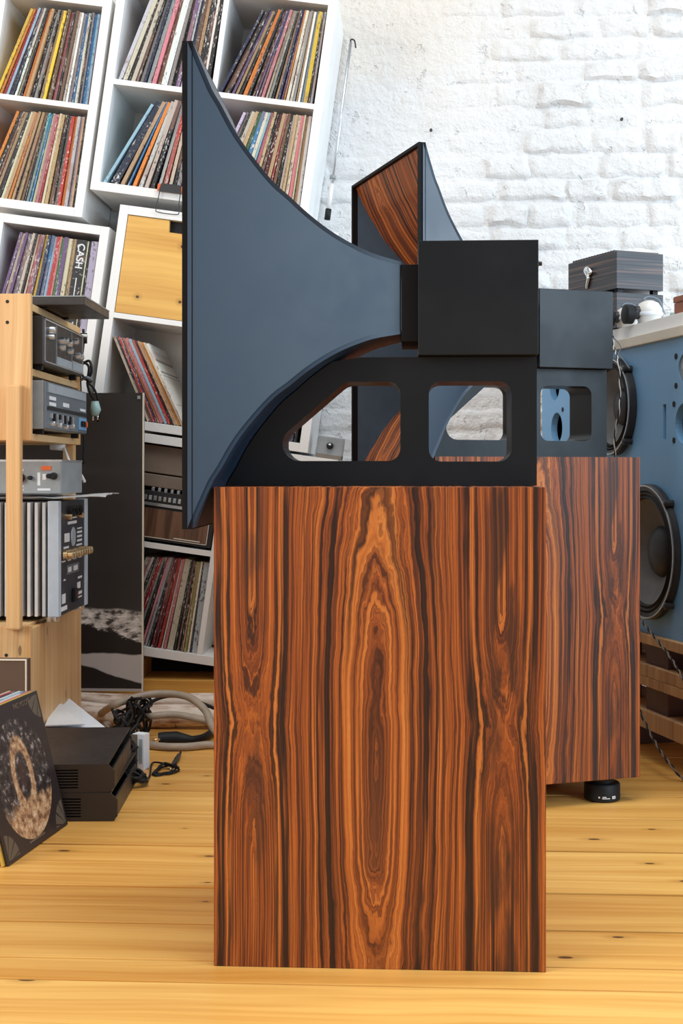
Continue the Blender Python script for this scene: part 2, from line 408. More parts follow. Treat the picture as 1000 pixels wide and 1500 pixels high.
def tube(bm, pts, r, n=8, mi=0):
    rings = []; up = Vector((0, 0, 1)); prev = None
    for i, p in enumerate(pts):
        t = (pts[min(i+1, len(pts)-1)]-pts[max(i-1, 0)])
        if t.length < 1e-9: t = Vector((0, 0, 1))
        t.normalize()
        if prev is None:
            s = t.cross(up)
            if s.length < .05: s = t.cross(Vector((1, 0, 0)))
        else:
            s = prev-t*prev.dot(t)
            if s.length < 1e-6: s = t.cross(up)
        s.normalize(); prev = s; u = t.cross(s)
        rr = r(i/(len(pts)-1)) if callable(r) else r
        rings.append([bm.verts.new(p+(s*cos(2*pi*k/n)+u*sin(2*pi*k/n))*rr) for k in range(n)])
    fs = []
    for a, b in zip(rings, rings[1:]):
        for i in range(n): fs.append(bm.faces.new((a[i], a[(i+1) % n], b[(i+1) % n], b[i])))
    fs.append(bm.faces.new(rings[0])); fs.append(bm.faces.new(rings[-1]))
    for f in fs: f.material_index = mi; f.smooth = True
    bmesh.ops.recalc_face_normals(bm, faces=fs)
    return bm

def obj(name, bm, mats, parent=None, smooth=None, loc=None, uv=False):
    if uv: bm.normal_update(); uvbox(bm)
    me = bpy.data.meshes.new(name); bm.to_mesh(me); bm.free()
    for m in (mats if isinstance(mats, (list, tuple)) else [mats]): me.materials.append(M[m])
    if smooth is not None:
        for p in me.polygons: p.use_smooth = True
        me.set_sharp_from_angle(angle=radians(smooth))
    o = bpy.data.objects.new(name, me); COL.objects.link(o)
    if parent: o.parent = parent
    if loc is not None: o.location = loc
    return o

def tag(o, label, cat, group=None, kind=None):
    o['label'] = label; o['category'] = cat
    if group: o['group'] = group
    if kind: o['kind'] = kind
    return o

def thing(name, label, cat, mat=None, group=None):
    o = bpy.data.objects.new(name, None); o.empty_display_size = .1; COL.objects.link(o)
    o.matrix_world = mat if mat is not None else Matrix()
    return tag(o, label, cat, group)

def T(x, y, z, rz=0): return Matrix.Translation((x, y, z)) @ Matrix.Rotation(rz, 4, 'Z')

def text(name, s, size, mat, parent, m, align='CENTER', off=0):
    c = bpy.data.curves.new(name, 'FONT'); c.body = s; c.size = size; c.extrude = .0003; c.align_x = align; c.align_y = 'CENTER'
    c.offset = off; tmp = bpy.data.objects.new(name, c); COL.objects.link(tmp)
    me = bpy.data.meshes.new_from_object(tmp.evaluated_get(bpy.context.evaluated_depsgraph_get())); bpy.data.objects.remove(tmp)
    me.materials.clear(); me.materials.append(M[mat]); o = bpy.data.objects.new(name, me); COL.objects.link(o); o.parent = parent; o.matrix_local = m
    return o

# ================================================================== setting
fl = obj('floor', BX(-2.6, -1.6, -.06, 2.9, 4.86, -.022), 'dark'); fl['kind'] = 'structure'
seams = [-1.6, -1.3, -1.0, -.72, -.42, -.14, .14, .42, .66, .94, 1.20, 1.45, 1.68, 1.885, 2.10, 2.195, 2.37, 2.58, 2.868, 3.14, 3.36, 3.60, 3.82, 4.06, 4.28, 4.52, 4.74, 4.86]
for a, b in zip(seams, seams[1:]):
    gp = .006 if abs(a-2.58) < .01 or abs(b-2.58) < .01 else R.choice((.0030, .0040, .0052))
    o = obj('floorboard', BX(-2.75, -(b-a)/2+gp, -.024, 2.75, (b-a)/2-gp, 0, bev=.0018), 'floor', fl)
    o.location = (.15, (a+b)/2, R.uniform(-.0006, 0))

WY = 4.84
wl = obj('wall_back', BX(-2.6, WY, -.05, 2.9, WY+.1, 3.0), 'wall'); wl['kind'] = 'structure'
zb = .62; row = 0
while zb < 2.72:
    hgt = .084+R.uniform(-.010, .010); x = -.42-R.uniform(0, .12)-(row % 2)*.12
    while x < 1.62:
        wd = R.choice((.25, .27, .22, .19, .13, .155))
        gap = R.uniform(.001, .010)
        bm = bmesh.new(); nx, nz = (13, 7); g = {}
        cx, cz = x+wd/2, zb+hgt/2
        smoothness = min(1, max(.12, (cx-.10)/.45)) if cz > 2.0 else (1 if cx > .2 else .6)
        dep = R.choice((.002, .005, .008, .012, .017))*smoothness; seed = R.uniform(0, 50)
        for i in range(nx):
            for j in range(nz):
                u, v = i/(nx-1), j/(nz-1)
                edge = min(u, 1-u)*wd; edz = min(v, 1-v)*hgt
                e = min(edge, edz); prof = min(1, e/.009); prof = prof*(2-prof)
                px_ = (u-.5)*(wd-gap); pz_ = (v-.5)*(hgt-gap)
                j1 = noise.noise(Vector((px_*16, pz_*16, seed)))*.022; j2 = noise.noise(Vector((px_*16, pz_*16, seed+9)))*.014
                dd = -.002+prof*(dep*(1+.5*noise.noise(Vector((px_*22, pz_*22, seed+3))))+.004*smoothness*(1+noise.noise(Vector((px_*70, pz_*70, seed+5)))+.8*noise.noise(Vector((cx*5+px_*5, cz*5+pz_*5, 1)))))
                g[i, j] = bm.verts.new((px_+(j1 if 0 < i < nx-1 else j1*.8), -dd, pz_+j2))
        for i in range(nx-1):
            for j in range(nz-1): bm.faces.new((g[i, j], g[i+1, j], g[i+1, j+1], g[i, j+1]))
        o = obj('brick', bm, 'wall', wl, smooth=60); o.location = (cx, WY, cz)
        x += wd
    zb += hgt; row += 1
for px, py, lab in ((631, 191, 'small black hole in the white wall above the far horn'), (910, 175, 'small dark hole in the white brick wall above the ebony boxes')):
    p = at_y(px, py, WY-.018)
    tag(obj('wall_plug', lathe(bmesh.new(), [(.0045, -.012), (.006, 0), (.0035, .001), (.003, .012)], axis='Y', n=14), 'dkmetal', smooth=40, loc=p), lab, 'wall plug')

# ================================================================== horn loudspeakers
LX, HC, WC = .544, .79, .456
MC = .228                                   # centre plane
HH = [(-.032, .3985), (-.022, .372), (-.010, .343), (.0, .320), (.012, .300), (.029, .268), (.046, .241), (.075, .2035), (.098, .178), (.120, .160), (.150, .134), (.185, .109), (.220, .090), (.260, .074), (.309, .063)]
_h = [Vector((a, b, 0)) for a, b in HH]; _h = [2*_h[0]-_h[1]]+_h+[2*_h[-1]-_h[-2]]; HH = []
for _i in range(1, len(_h)-2):
    for _j in range(4):
        q_, t_ = _h[_i-1:_i+3], _j/4
        p_ = .5*((2*q_[1])+(q_[2]-q_[0])*t_+(2*q_[0]-5*q_[1]+4*q_[2]-q_[3])*t_*t_+(3*q_[1]-q_[0]-3*q_[2]+q_[3])*t_**3)
        HH.append((p_.x, p_.y))
HH.append((_h[-2].x, _h[-2].y))
ZA = 1.120
def hw(lx): return .2496+(.072-.2496)*(lx+.032)/(.309+.032)

def speaker(label, mat, feet):
    t = thing('horn_loudspeaker', label, 'loudspeaker', mat, 'horn loudspeakers')
    z0 = .0608 if feet else 0.0
    root = t
    def P(name, bm, m, par=None, **k):
        o = obj(name, bm, m, par or root, **k)
        if par is None: o.location.z = z0
        return o
    P('cabinet', BX(0, 0, 0, LX, WC, HC, bev=.0012), 'rose', uv=True)
    if feet:
        for fx in (.075, LX-.075):
            for fy in (.055, WC-.055):
                f = obj('foot', lathe(bmesh.new(), [(.040, 0), (.0445, .003), (.0445, .040), (.042, .043), (.030, .045), (.030, .0607)], n=40), 'rubber', root, smooth=40, loc=(fx, fy, 0))
                if fx > .3 and fy < .2:
                    lm = bmesh.new()
                    def mark(a0, a1, za, zb_):
                        n = 5; q = []
                        for i in range(n+1):
                            a = a0+(a1-a0)*i/n
                            q.append((lm.verts.new((.0449*cos(a), .0449*sin(a), za)), lm.verts.new((.0449*cos(a), .0449*sin(a), zb_))))
                        for i in range(n): lm.faces.new((q[i][0], q[i+1][0], q[i+1][1], q[i][1]))
                    c0 = -pi/2-.36
                    mark(c0-.34, c0-.25, .0115, .0155)
                    mark(c0-.12, c0+.10, .0135, .0155); mark(c0-.14, c0+.30, .010, .012)
                    mark(c0+.44, c0+.66, .0095, .0165)
                    obj('printed_mark', lm, 'ink', f)
                    lm = bmesh.new(); mark(c0+.50, c0+.59, .0115, .0145)
                    for v in lm.verts: v.co.x *= 1.003; v.co.y *= 1.003
                    obj('printed_mark', lm, 'grey', f)
    # stand
    y0, y1 = .168, .288
    ol = [(-.001, .7905), (.545, .7905), (.545, 1.017), (.236, 1.017)]
    for lx, h in reversed(HH):
        z = ZA-h-.0015
        if .7905 < z < 1.010: ol.append((lx+.0015, z))
    w1 = rounded([(.046, .834), (.306, .834), (.306, .974), (.2095, .974)], [.030, .022, .022, .030])
    w2 = rounded([(.356, .833), (.501, .833), (.501, .974), (.356, .974)], .022)
    P('stand', plate(ol, [w1, w2], y0, y1), 'black')
    P('driver_box', BX(.337, .1355, 1.018, .545, .3205, 1.2166, bev=.0012), 'black')
    P('throat_block', BX(.308, .152, 1.043, .3375, .304, 1.178, bev=.0008), 'rim')
    # horn
    th = .008
    def wall_strip(name, getpts, m, uvs=None):
        bm = bmesh.new(); rows = [getpts(i) for i in range(len(HH))]
        V = [[bm.verts.new(p) for p in r_] for r_ in rows]
        l = bm.loops.layers.uv.verify(); s = [0.0]
        for i in range(1, len(HH)): s.append(s[-1]+sqrt((HH[i][0]-HH[i-1][0])**2+(HH[i][1]-HH[i-1][1])**2))
        for i in range(len(V)-1):
            for j in range(4):
                f = bm.faces.new((V[i][j], V[i+1][j], V[i+1][(j+1) % 4], V[i][(j+1) % 4]))
                f.material_index = 0 if j == 2 else 1
                for lp in f.loops:
                    ii = i if lp.vert in V[i] else i+1
                    lp[l].uv = (lp.vert.co.y-MC+.16, s[ii]+.06)
        for r_ in (V[0], V[-1]):
            f = bm.faces.new(r_); f.material_index = 1
        bmesh.ops.recalc_face_normals(bm, faces=list(bm.faces))
        return P(name, bm, m, smooth=35)
    H2 = []
    for i, (lx, h) in enumerate(HH):       # inner offset along the curve normal
        a, b = HH[max(0, i-1)], HH[min(len(HH)-1, i+1)]
        n = Vector((b[1]-a[1], -(b[0]-a[0]))).normalized()
        if n.y > 0: n = -n
        H2.append((lx+n.x*th, h+n.y*th))
    for sg in (1, -1):
        wall_strip('top_wall' if sg > 0 else 'bottom_wall', lambda i: [
            (HH[i][0], MC-hw(HH[i][0]), ZA+sg*HH[i][1]), (HH[i][0], MC+hw(HH[i][0]), ZA+sg*HH[i][1]),
            (H2[i][0], MC+hw(HH[i][0]), ZA+sg*H2[i][1]), (H2[i][0], MC-hw(HH[i][0]), ZA+sg*H2[i][1])], ['rose', 'horn'])
    for sg in (1, -1):
        def sp(i):
            lx, h = HH[i]; lx2 = H2[i][0]; o = hw(lx2)-.0007; n_ = hw(lx2)-.009; hz = max(.004, abs(H2[i][1])+.0010)
            return [(lx2, MC+sg*o, ZA-hz), (lx2, MC+sg*o, ZA+hz), (lx2, MC+sg*n_, ZA+hz), (lx2, MC+sg*n_, ZA-hz)]
        wall_strip('side_wall', sp, ['horn', 'horn'])
    # mouth frame
    bm = bmesh.new(); yo = .2496; zo = .399
    for (a, b, c, d) in ((-yo, -zo, -yo+.008, zo), (yo-.008, -zo, yo, zo), (-yo+.008, zo-.007, yo-.008, zo), (-yo+.008, -zo, yo-.008, -zo+.007)):
        box(bm, -.049, MC+a, ZA+b, -.0315, MC+c, ZA+d)
    P('mouth_frame', bm, 'rim')
    # terminal screw on the back of the driver box
    P('terminal', lathe(bmesh.new(), [(.006, 0), (.006, .006), (.004, .007), (.004, .012)], (.545, .20, 1.185), 'X', 16), 'dkmetal', smooth=40)
    return t
p = c2w(-.2105, 2.1835, 0)
speaker('large rosewood horn loudspeaker whose whole side panel faces the viewer, standing flat on the floor', T(p.x, p.y, 0, 0), False)
p = c2w(.2189, 3.1045, 0)
rear = speaker('rosewood horn loudspeaker turned inward behind the larger one, raised on black round feet', T(p.x, p.y, 0, .3613), True)

# ================================================================== tilted white shelves
TILT = radians(8); SY = 4.45; CELL = .335; TB = .018; TO = .030; SD = .372
def unit(label, px, py, corner, cols, rows, name='record_shelf', dpush=0):
    w = cols*CELL+(cols-1)*TB; h = rows*CELL+(rows-1)*TB
    lu = {'bl': (0, 0), 'br': (w, 0), 'tr': (w, h), 'tl': (0, h), 'br0': (CELL, 0)}[corner]
    q = at_y(px, py, SY+dpush)
    rot = Matrix.Rotation(TILT, 4, 'Y')
    m = Matrix.Translation(q-rot @ Vector((lu[0], 0, lu[1]))) @ rot
    t = thing(name, label, 'shelf', m, 'tilted white record shelves')
    for x in (-TO, w): obj('side_panel', BX(x, 0, -TO, x+TO, SD, h+TO, bev=.001), 'white', t)
    for z in (-TO, h): obj('top_panel' if z > 0 else 'bottom_panel', BX(0, 0, z, w, SD, z+TO, bev=.001), 'white', t)
    for c in range(1, cols): obj('divider', BX(c*CELL+(c-1)*TB, .002, 0, c*(CELL+TB), SD, h), 'white', t)
    for c in range(cols):
        for r in range(1, rows):
            x = c*(CELL+TB); z = r*CELL+(r-1)*TB
            obj('shelf_board', BX(x, .002, z, x+CELL, SD, z+TB), 'white', t)
    obj('back_panel', BX(-TO*.5, SD-.006, -TO*.5, w+TO*.5, SD, h+TO*.5), 'white', t)
    return t, m
u1, m1 = unit('white tilted shelf at the upper left with two cells of records', 109, 304, 'br', 1, 2)
u2, m2 = unit('white tilted shelf behind the pine rack, below the upper left shelf', 146, 344, 'tr', 1, 2)
u3, m3 = unit('white tilted shelf behind the front horn, upper four cells full of records', 146, 266, 'bl', 2, 2)
u4, m4 = unit('white tilted shelf with a pine door in its upper left cell', 146, 608, 'bl', 2, 2)
u5, m5 = unit('lowest white tilted shelf holding a walnut radio above a row of records', 288, 959, 'br0', 2, 2)
def cell(m, c, r): return m @ Matrix.Translation((c*(CELL+TB), 0, r*(CELL+TB)))

PAL = dict(white=(.76, .75, .72), cream=(.68, .60, .46), grey=(.30, .29, .29), black=(.020, .019, .021), brown=(.16, .085, .05), tan=(.50, .32, .17),
           orange=(.72, .25, .04), red=(.48, .04, .035), pink=(.62, .22, .24), yellow=(.78, .52, .04), teal=(.03, .26, .30), blue=(.06, .22, .44),
           navy=(.03, .04, .09), green=(.06, .17, .07), purple=(.17, .09, .20), maroon=(.16, .025, .03), silver=(.52, .51, .52), lilac=(.55, .50, .60), sky=(.32, .50, .62), olive=(.25, .24, .09))
ORD = 'first second third fourth fifth sixth seventh eighth ninth tenth eleventh twelfth thirteenth fourteenth fifteenth sixteenth seventeenth eighteenth nineteenth twentieth'.split()
def ordinal(n):
    if n <= 20: return ORD[n-1]
    if n == 30: return 'thirtieth'
    return ('twenty-' if n < 30 else 'thirty-')+ORD[n % 10-1]
unitcube = bpy.data.meshes.new('record_sleeve')
bm = BX(-1, 0, 0, 0, 1, 1); bm.to_mesh(unitcube); bm.free(); unitcube.materials.append(M['sleeve'])
HL = .314
def records(m, where, cols, th0, th1, pw=1.3, umin=.004, left=False, thick=None, group=None, start=None):
    """a leaning row; listed left to right; the row leans on one side of its cell. th0 = lean at the upright end, th1 = lean at the far end"""
    names = cols.split(); n = len(names); out = []
    seq = list(reversed(names)) if not left else names
    ts = []
    for q in seq:
        f = 4.2 if q.endswith('*') else 2.1 if q.endswith('+') else (.55 if q.endswith('-') else 1)
        ts.append(f*R.uniform(.75, 1.2))
    lean = [radians(th0+(th1-th0)*(i/max(1, n-1))**pw) for i in range(n)]
    avail = (CELL-umin)-HL*sin(lean[-1])*1.0-.004
    tot = sum(t/cos(a) for t, a in zip(ts, lean)); sc = (thick*n if thick else avail)/tot
    ts = [t*sc*.985 for t in ts]
    xb = CELL-HL*sin(lean[0])-.003
    if start is not None: xb = start
    for i, (q, t, a) in enumerate(zip(seq, ts, lean)):
        if i: xb -= ts[i-1]/cos(lean[i-1])*1.006+HL*(sin(a)-sin(lean[i-1]))
        x = xb; c = q.rstrip('+-*')
        o = bpy.data.objects.new('record_sleeve', unitcube); COL.objects.link(o)
        fy = R.uniform(.006, .024); hl = HL*R.uniform(.985, 1.0)
        sx = t
        if left:   # mirrored: pivot is the lower left corner
            lm = Matrix.Translation((CELL-x, fy, .0008)) @ Matrix.Rotation(-a, 4, 'Y') @ Matrix.Diagonal((sx, .315, hl, 1)) @ Matrix.Translation((1, 0, 0))
        else:
            lm = Matrix.Translation((x, fy, .0008)) @ Matrix.Rotation(a, 4, 'Y') @ Matrix.Diagonal((sx, .315, hl, 1))
        o.matrix_world = m @ lm
        col = PAL[c]; j = R.uniform(.55, 1.05)
        o.color = (*[min(.85, v*j*R.uniform(.92, 1.08)) for v in col], 1)
        idx = i+1 if left else n-i
        tag(o, f'{c} record sleeve, {ordinal(idx)} from the left {where}', 'record', group or 'records '+where)
        out.append(o)
    return out if left else list(reversed(out))
records(cell(m1, 0, 1), 'in the topmost cell at far left', 'yellow orange red sky black- navy white cream- black orange tan black grey black- tan yellow black- brown pink black brown cream white grey blue white black grey- blue sky pink-', 0, 15)
records(cell(m1, 0, 0), 'in the second cell down at far left', 'orange black brown tan black cream tan orange tan grey- tan brown black- teal blue- cream pink red- cream tan tan- black grey red orange white lilac tan- black-', 0, 15)
rc = records(cell(m2, 0, 1), 'in the cell above the pine rack', 'purple cream purple grey cream black- cream- pink purple yellow navy blue sky red pink- green purple cream tan black* cream- black lilac+', 0, 9)
records(cell(m3, 0, 1), 'in the top cell left of the horn', 'white cream black cream black- grey navy grey pink brown white+ grey black purple white- navy brown tan black black white- black', 2, 14)
records(cell(m3, 1, 1), 'in the top cell right of the horn', 'navy brown black purple tan black orange+ black brown purple navy pink cream grey black tan navy purple orange- cream white grey tan- white sky yellow+ black grey', 1, 20)
records(cell(m3, 0, 0), 'in the cell above the pine door', 'sky navy+ tan blue- orange white cream black silver red cream black grey tan green- red black', 2, 24, 1.8)
records(cell(m3, 1, 0), 'in the cell behind the horn\'s curve', 'lilac grey black cream tan green blue cream sky- pink tan black maroon tan red- brown black cream tan cream pink cream- tan white', 0, 17)
records(cell(m4, 0, 0), 'in the cell below the pine door', 'cream black red purple orange pink+ sky red black tan cream- orange cream white', 30, 33, 1, left=True, thick=.0090)
records(cell(m4, 1, 0), 'beside the knobbed grey box', 'black red white grey maroon black cream brown navy black', 2, 8, 1, thick=.010)
records(cell(m5, 0, 0), 'in the lowest cell beside the cabinet', 'black cream grey pink white black cream- maroon red grey black pink silver black maroon maroon red cream- pink cream+ black brown black tan- olive cream navy- white+', 0, 18)
# thick black boxed set with its white title
case = rc[19]
case['label'] = 'thick black record spine with white CASH lettering, above the pine rack'
mi = case.matrix_world
def spine_text(s, size, fz, dx=.5):
    e = text('spine_lettering', s, 1, 'ink', case, Matrix(), off=.02)
    sx, sy, sz = case.matrix_world.to_scale()
    e.matrix_local = Matrix.Translation((-dx, -.004, fz)) @ Matrix.Diagonal((1/sx, 1/sy, 1/sz, 1)) @ Matrix.Rotation(radians(90), 4, 'X') @ Matrix.Rotation(radians(-90), 4, 'Z') @ Matrix.Scale(size, 4)
    return e
e = spine_text('CASH', .034, .82)
e = spine_text('THE COMPLETE', .0055, .50, .62) if False else None
bm = BX(-.56, -.005, .22, -.47, -.001, .58); o = obj('spine_line', bm, 'ink', case)

# pine door with a finger notch, and the clip above it
dm = cell(m4, 0, 1)
dr = thing('pine_door', 'honey pine cupboard door with a dark finger notch in the white shelf', 'cupboard door', dm)
dr.parent = None
w = CELL
bm = plate([(.002, .002), (w-.002, .002), (w-.002, w-.002), (w*.76, w-.002), (w*.76, w-.042), (w*.44, w-.042), (w*.43, w-.002), (.002, w-.002)], [], .004, .022)
obj('door_panel', bm, 'door', dr)
obj('notch_backing', BX(w*.40, .03, w-.06, w*.80, .04, w-.001), 'dark', dr)
def local_at(m, px, py, y=0.0):
    """point where a pixel's ray meets the plane y=const of frame m"""
    p0, p1 = at(px, py, 1), at(px, py, 2); im = m.inverted(); a, b = im @ p0, im @ p1
    t = (y-a.y)/(b.y-a.y); return a+(b-a)*t
a = local_at(m3, 234, 268, -.012); b = local_at(m3, 266, 284, -.012)
cl = thing('bulldog_clip', 'black and orange bulldog clip with wire loop on the shelf edge above the door', 'clip', m3 @ Matrix.Translation((a.x, 0, b.z)))
wd, hg = b.x-a.x, a.z-b.z
bm = plate(rounded([(0, 0), (wd, 0), (wd-.006, hg), (.006, hg)], .004, 3), [], -.016, .02); obj('clip_body', bm, 'dkmetal', cl)
obj('end_band', BX(-.006, -.014, .002, .006, .018, hg*.9, bev=.001), 'orange', cl); obj('end_band', BX(wd-.004, -.014, .002, wd+.010, .018, hg*.9, bev=.001), 'orange', cl)
wz = -.072
obj('wire_loop', tube(bmesh.new(), spline([(.004, -.012, .006), (.002, -.014, -.03), (.0, -.015, wz+.010), (.008, -.015, wz), (wd-.008, -.015, wz), (wd, -.015, wz+.010), (wd-.004, -.014, -.03), (wd-.004, -.012, .006)], 5), .0016, 6), 'dkmetal', cl)

# gear in the cell above the lowest records
jm = cell(m5, 0, 1)
t = thing('walnut_radio', 'walnut tabletop radio with black edge frame on the lowest white shelf', 'radio', jm @ Matrix.Translation((0, 0, 0)))
obj('case', BX(.004, .02, .008, .329, .25, .124, bev=.002), 'dkmetal', t)
obj('front_panel', BX(.004, .014, .018, .312, .021, .116), 'walnut', t)
bm = bmesh.new(); box(bm, .004, .011, .0165, .314, .015, .0185); box(bm, .312, .011, .0165, .314, .015, .118); obj('trim_line', bm, 'cream', t)
obj('nameplate', BX(.20, .0115, .023, .29, .0145, .0262), 'cream', t)
obj('foot', BX(.02, .03, .0005, .06, .2, .009), 'rubber', t); obj('foot', BX(.27, .03, .0005, .31, .2, .009), 'rubber', t)
t = thing('cassette_deck', 'low black deck with a row of silver buttons stacked on the walnut radio', 'tape deck', jm @ Matrix.Translation((.004, .02, .125)))
obj('case', BX(0, 0, .002, .31, .22, .050, bev=.002), 'dkmetal', t); obj('lower_trim', BX(0, -.006, .0, .31, .004, .010), 'alu', t)
for i in range(18): obj('push_button', BX(.008+i*.0168, -.007, .018, .018+i*.0168, .003, .034, bev=.001), 'alu' if i % 5 else 'slate_hi', t)
bm = bmesh.new()
for i in range(9): lathe(bm, [(.006, 0), (.006, .010), (.004, .012)], (.10+i*.022, .012, .050), 'Z', 10)
obj('knob_row', bm, 'alu', t)
t = thing('tape_recorder', 'taupe equipment case on the silver-buttoned deck in the lowest shelf', 'recorder', jm @ Matrix.Translation((.004, .03, .189)))
obj('lower_case', BX(0, 0, -.001, .322, .24, .042, bev=.003), 'taupe', t); obj('lid', BX(0, 0, .047, .322, .24, .140, bev=.003), 'taupe', t)
obj('joint_strip', BX(.003, .004, .042, .319, .23, .047), 'rim', t)

# small knobbed box on the lowest shelf's extension, seen through the stand
lowm = m5 @ Matrix.Translation((0, 0, 2*CELL+TB+TO))
q = local_at(lowm, 463, 660, .05)
t = thing('knob_box', 'small grey metal box with one black knob, seen through the front stand', 'control box', lowm @ Matrix.Translation((q.x, .05, .0005)))
obj('case', BX(0, 0, 0, .088, .10, .075, bev=.002), 'grey', t); obj('base_plate', BX(.0, -.001, .0, .088, .10, .014), 'taupe', t)
obj('knob', lathe(bmesh.new(), [(.012, 0), (.011, -.014), (.008, -.016)], (.044, 0, .044), 'Y', 20), 'rubber', t, smooth=40)
obj('pointer', BX(.040, -.018, .046, .048, -.015, .052), 'ink', t)

# thin rod beside the shelves
a = at_y(514, 58, SY+.20); b = at_y(479, 322, SY+.20)
t = thing('window_rod', 'slim pale metal rod with black tip leaning beside the tilted shelves', 'rod', Matrix.Translation(b))
dv_ = a-b
obj('shaft', tube(bmesh.new(), [dv_*.12, dv_*.5, dv_*.985], .0055, 10), 'alu', t)
obj('handle', tube(bmesh.new(), [dv_*.03, dv_*.2], .008, 10), 'ivory', t)
obj('tip', tube(bmesh.new(), [Vector((0, 0, 0)), dv_*.06], .011, 10), 'rubber', t)
obj('joint', tube(bmesh.new(), [dv_*.225, dv_*.245], .011, 10), 'grey', t)
obj('hook', tube(bmesh.new(), spline([dv_*.98, dv_*1.0, dv_*1.0+Vector((.012, .0, -.004)), dv_*.985+Vector((.018, 0, -.02))], 4), .003, 6), 'dkmetal', t)

# ================================================================== poster, logs, beam
pm_r = at(209.5, 1013, 4.33)
PW, PH = .70, 1.0
prx = radians(-3)
t = thing('framed_print', 'tall dark landscape print leaning upright between pine rack and records', 'picture', Matrix.Translation((pm_r.x-PW, pm_r.y, pm_r.z)) @ Matrix.Rotation(radians(-3), 4, 'X'))
t.matrix_world = Matrix.Translation((pm_r.x-PW, pm_r.y, pm_r.z)) @ Matrix.Rotation(radians(-1.0), 4, 'X')
obj('print', BX(0, 0, 0, PW-.004, .006, .978), 'print', t)
obj('edge', BX(PW-.005, -.001, 0, PW, .007, .978), 'cream', t); obj('backing', BX(0, .006, 0, PW, .010, .978), 'dark', t)
obj('corner_clip', BX(PW-.022, -.003, .957, PW-.012, 0, .968), 'alu', t)
def log(name, label, p0, p1, r, seed):
    pts = []
    d = p1-p0
    for i in range(15):
        f = i/14; pts.append(p0+d*f+Vector((0, .010*noise.noise(Vector((f*3, seed, 0))), .006*noise.noise(Vector((f*3, seed, 5))))))
    c = (p0+p1)/2
    bm = tube(bmesh.new(), [q-c for q in pts], lambda f: r*(1+.14*noise.noise(Vector((f*4, seed, 9)))), 14)
    o = obj(name, bm, 'birch', smooth=50, loc=c); return tag(o, label, 'log')
fy = 4.18
xl, xr = at_y(60, 1050, fy).x, at_y(345, 1050, fy).x
log('birch_log', 'thick birch log lying on the floor behind the cable coil', Vector((xl, fy, .043)), Vector((xr, fy, .036)), .036, 3)
log('birch_branch', 'thinner birch branch lying behind the thick log, under the dark print', Vector((xl-.1, fy+.115, .066)), Vector((xr, fy+.11, .062)), .027, 8)
tag(obj('branch_prop', BX(xl+.05, fy+.075, 0, xr-.05, fy+.15, .032, bev=.003), 'pallet'), 'flat wooden batten under the thinner birch branch', 'batten')
o = tag(obj('timber_beam', BX(-1.45, 0, 0, .06, .2, .108, bev=.003), 'door', loc=(0, SY+.01, 0)), 'tan timber beam on the floor under the lowest white shelf', 'beam')
tag(obj('gap_shade_board', BX(-1.45, 0, 0, .06, .016, .20), 'dark', loc=(0, SY+.215, 0)), 'added black board standing in for the shade behind the tan beam', 'panel')  # dark board added behind the beam so the gap reads as shade
for nm, x in (('wedge_block', -.98), ('wedge_block', -.66)):
    tag(obj(nm, BX(0, 0, 0, .07, .15, .03 if x > -.8 else .06), 'pallet', loc=(x, SY+.03, .108)), 'dark wooden wedge on the beam, at the shelf\'s %s end' % ('higher' if x < -.8 else 'lower'), 'wedge')

# ================================================================== pine rack and its gear
a = at(45, 691, 3.5)
RM = T(a.x, a.y, 0, .031)
t = thing('pine_rack', 'tall pine equipment rack with open right side full of audio gear', 'rack', RM)
D = .625
obj('near_panel', BX(-.50, 0, .898, 0, .020, 1.286, bev=.002), 'pine', t)
obj('far_panel', BX(-.50, D-.02, .898, -.004, D, 1.262, bev=.002), 'pine', t)
obj('base_panel', BX(-.50, 0, 0, 0, .02, .408, bev=.002), 'pine', t)
obj('base_side', BX(-.020, .02, 0, -.002, D-.02, .398, bev=.002), 'pine', t)
obj('base_far_panel', BX(-.50, D-.02, 0, -.002, D, .398, bev=.002), 'pine', t)
obj('base_top', BX(-.50, .02, .388, -.02, D-.02, .405), 'pine_y', t)
for z in (1.245, 1.072, .898): obj('shelf_board', BX(-.49, .02, z, -.006, D-.02, z+.019, bev=.0015), 'pine_y', t)
obj('rear_post', BX(-.045, D-.065, .405, -.012, D-.03, .898, bev=.002), 'pine', t)
obj('rear_post', BX(-.50, D-.065, .405, -.46, D-.03, .898, bev=.002), 'pine', t)
bm = BX(-.058, -.034, .400, -.020, 0, 1.044, bev=.006); obj('front_post', bm, 'pine', t)
for x, z in ((-.062, 1.21), (-.060, 1.04), (-.056, .945), (-.062, 1.265), (-.065, .33)):
    obj('screw_hole', lathe(bmesh.new(), [(.0045, 0), (.0045, -.0012)], (x, 0, z), 'Y', 12), 'dark', t)

def knob(bm, x, y, z, r, l, axis='X', n=16): return lathe(bm, [(r, 0), (r*.95, l*.8), (r*.8, l)], (x, y, z), axis, n)
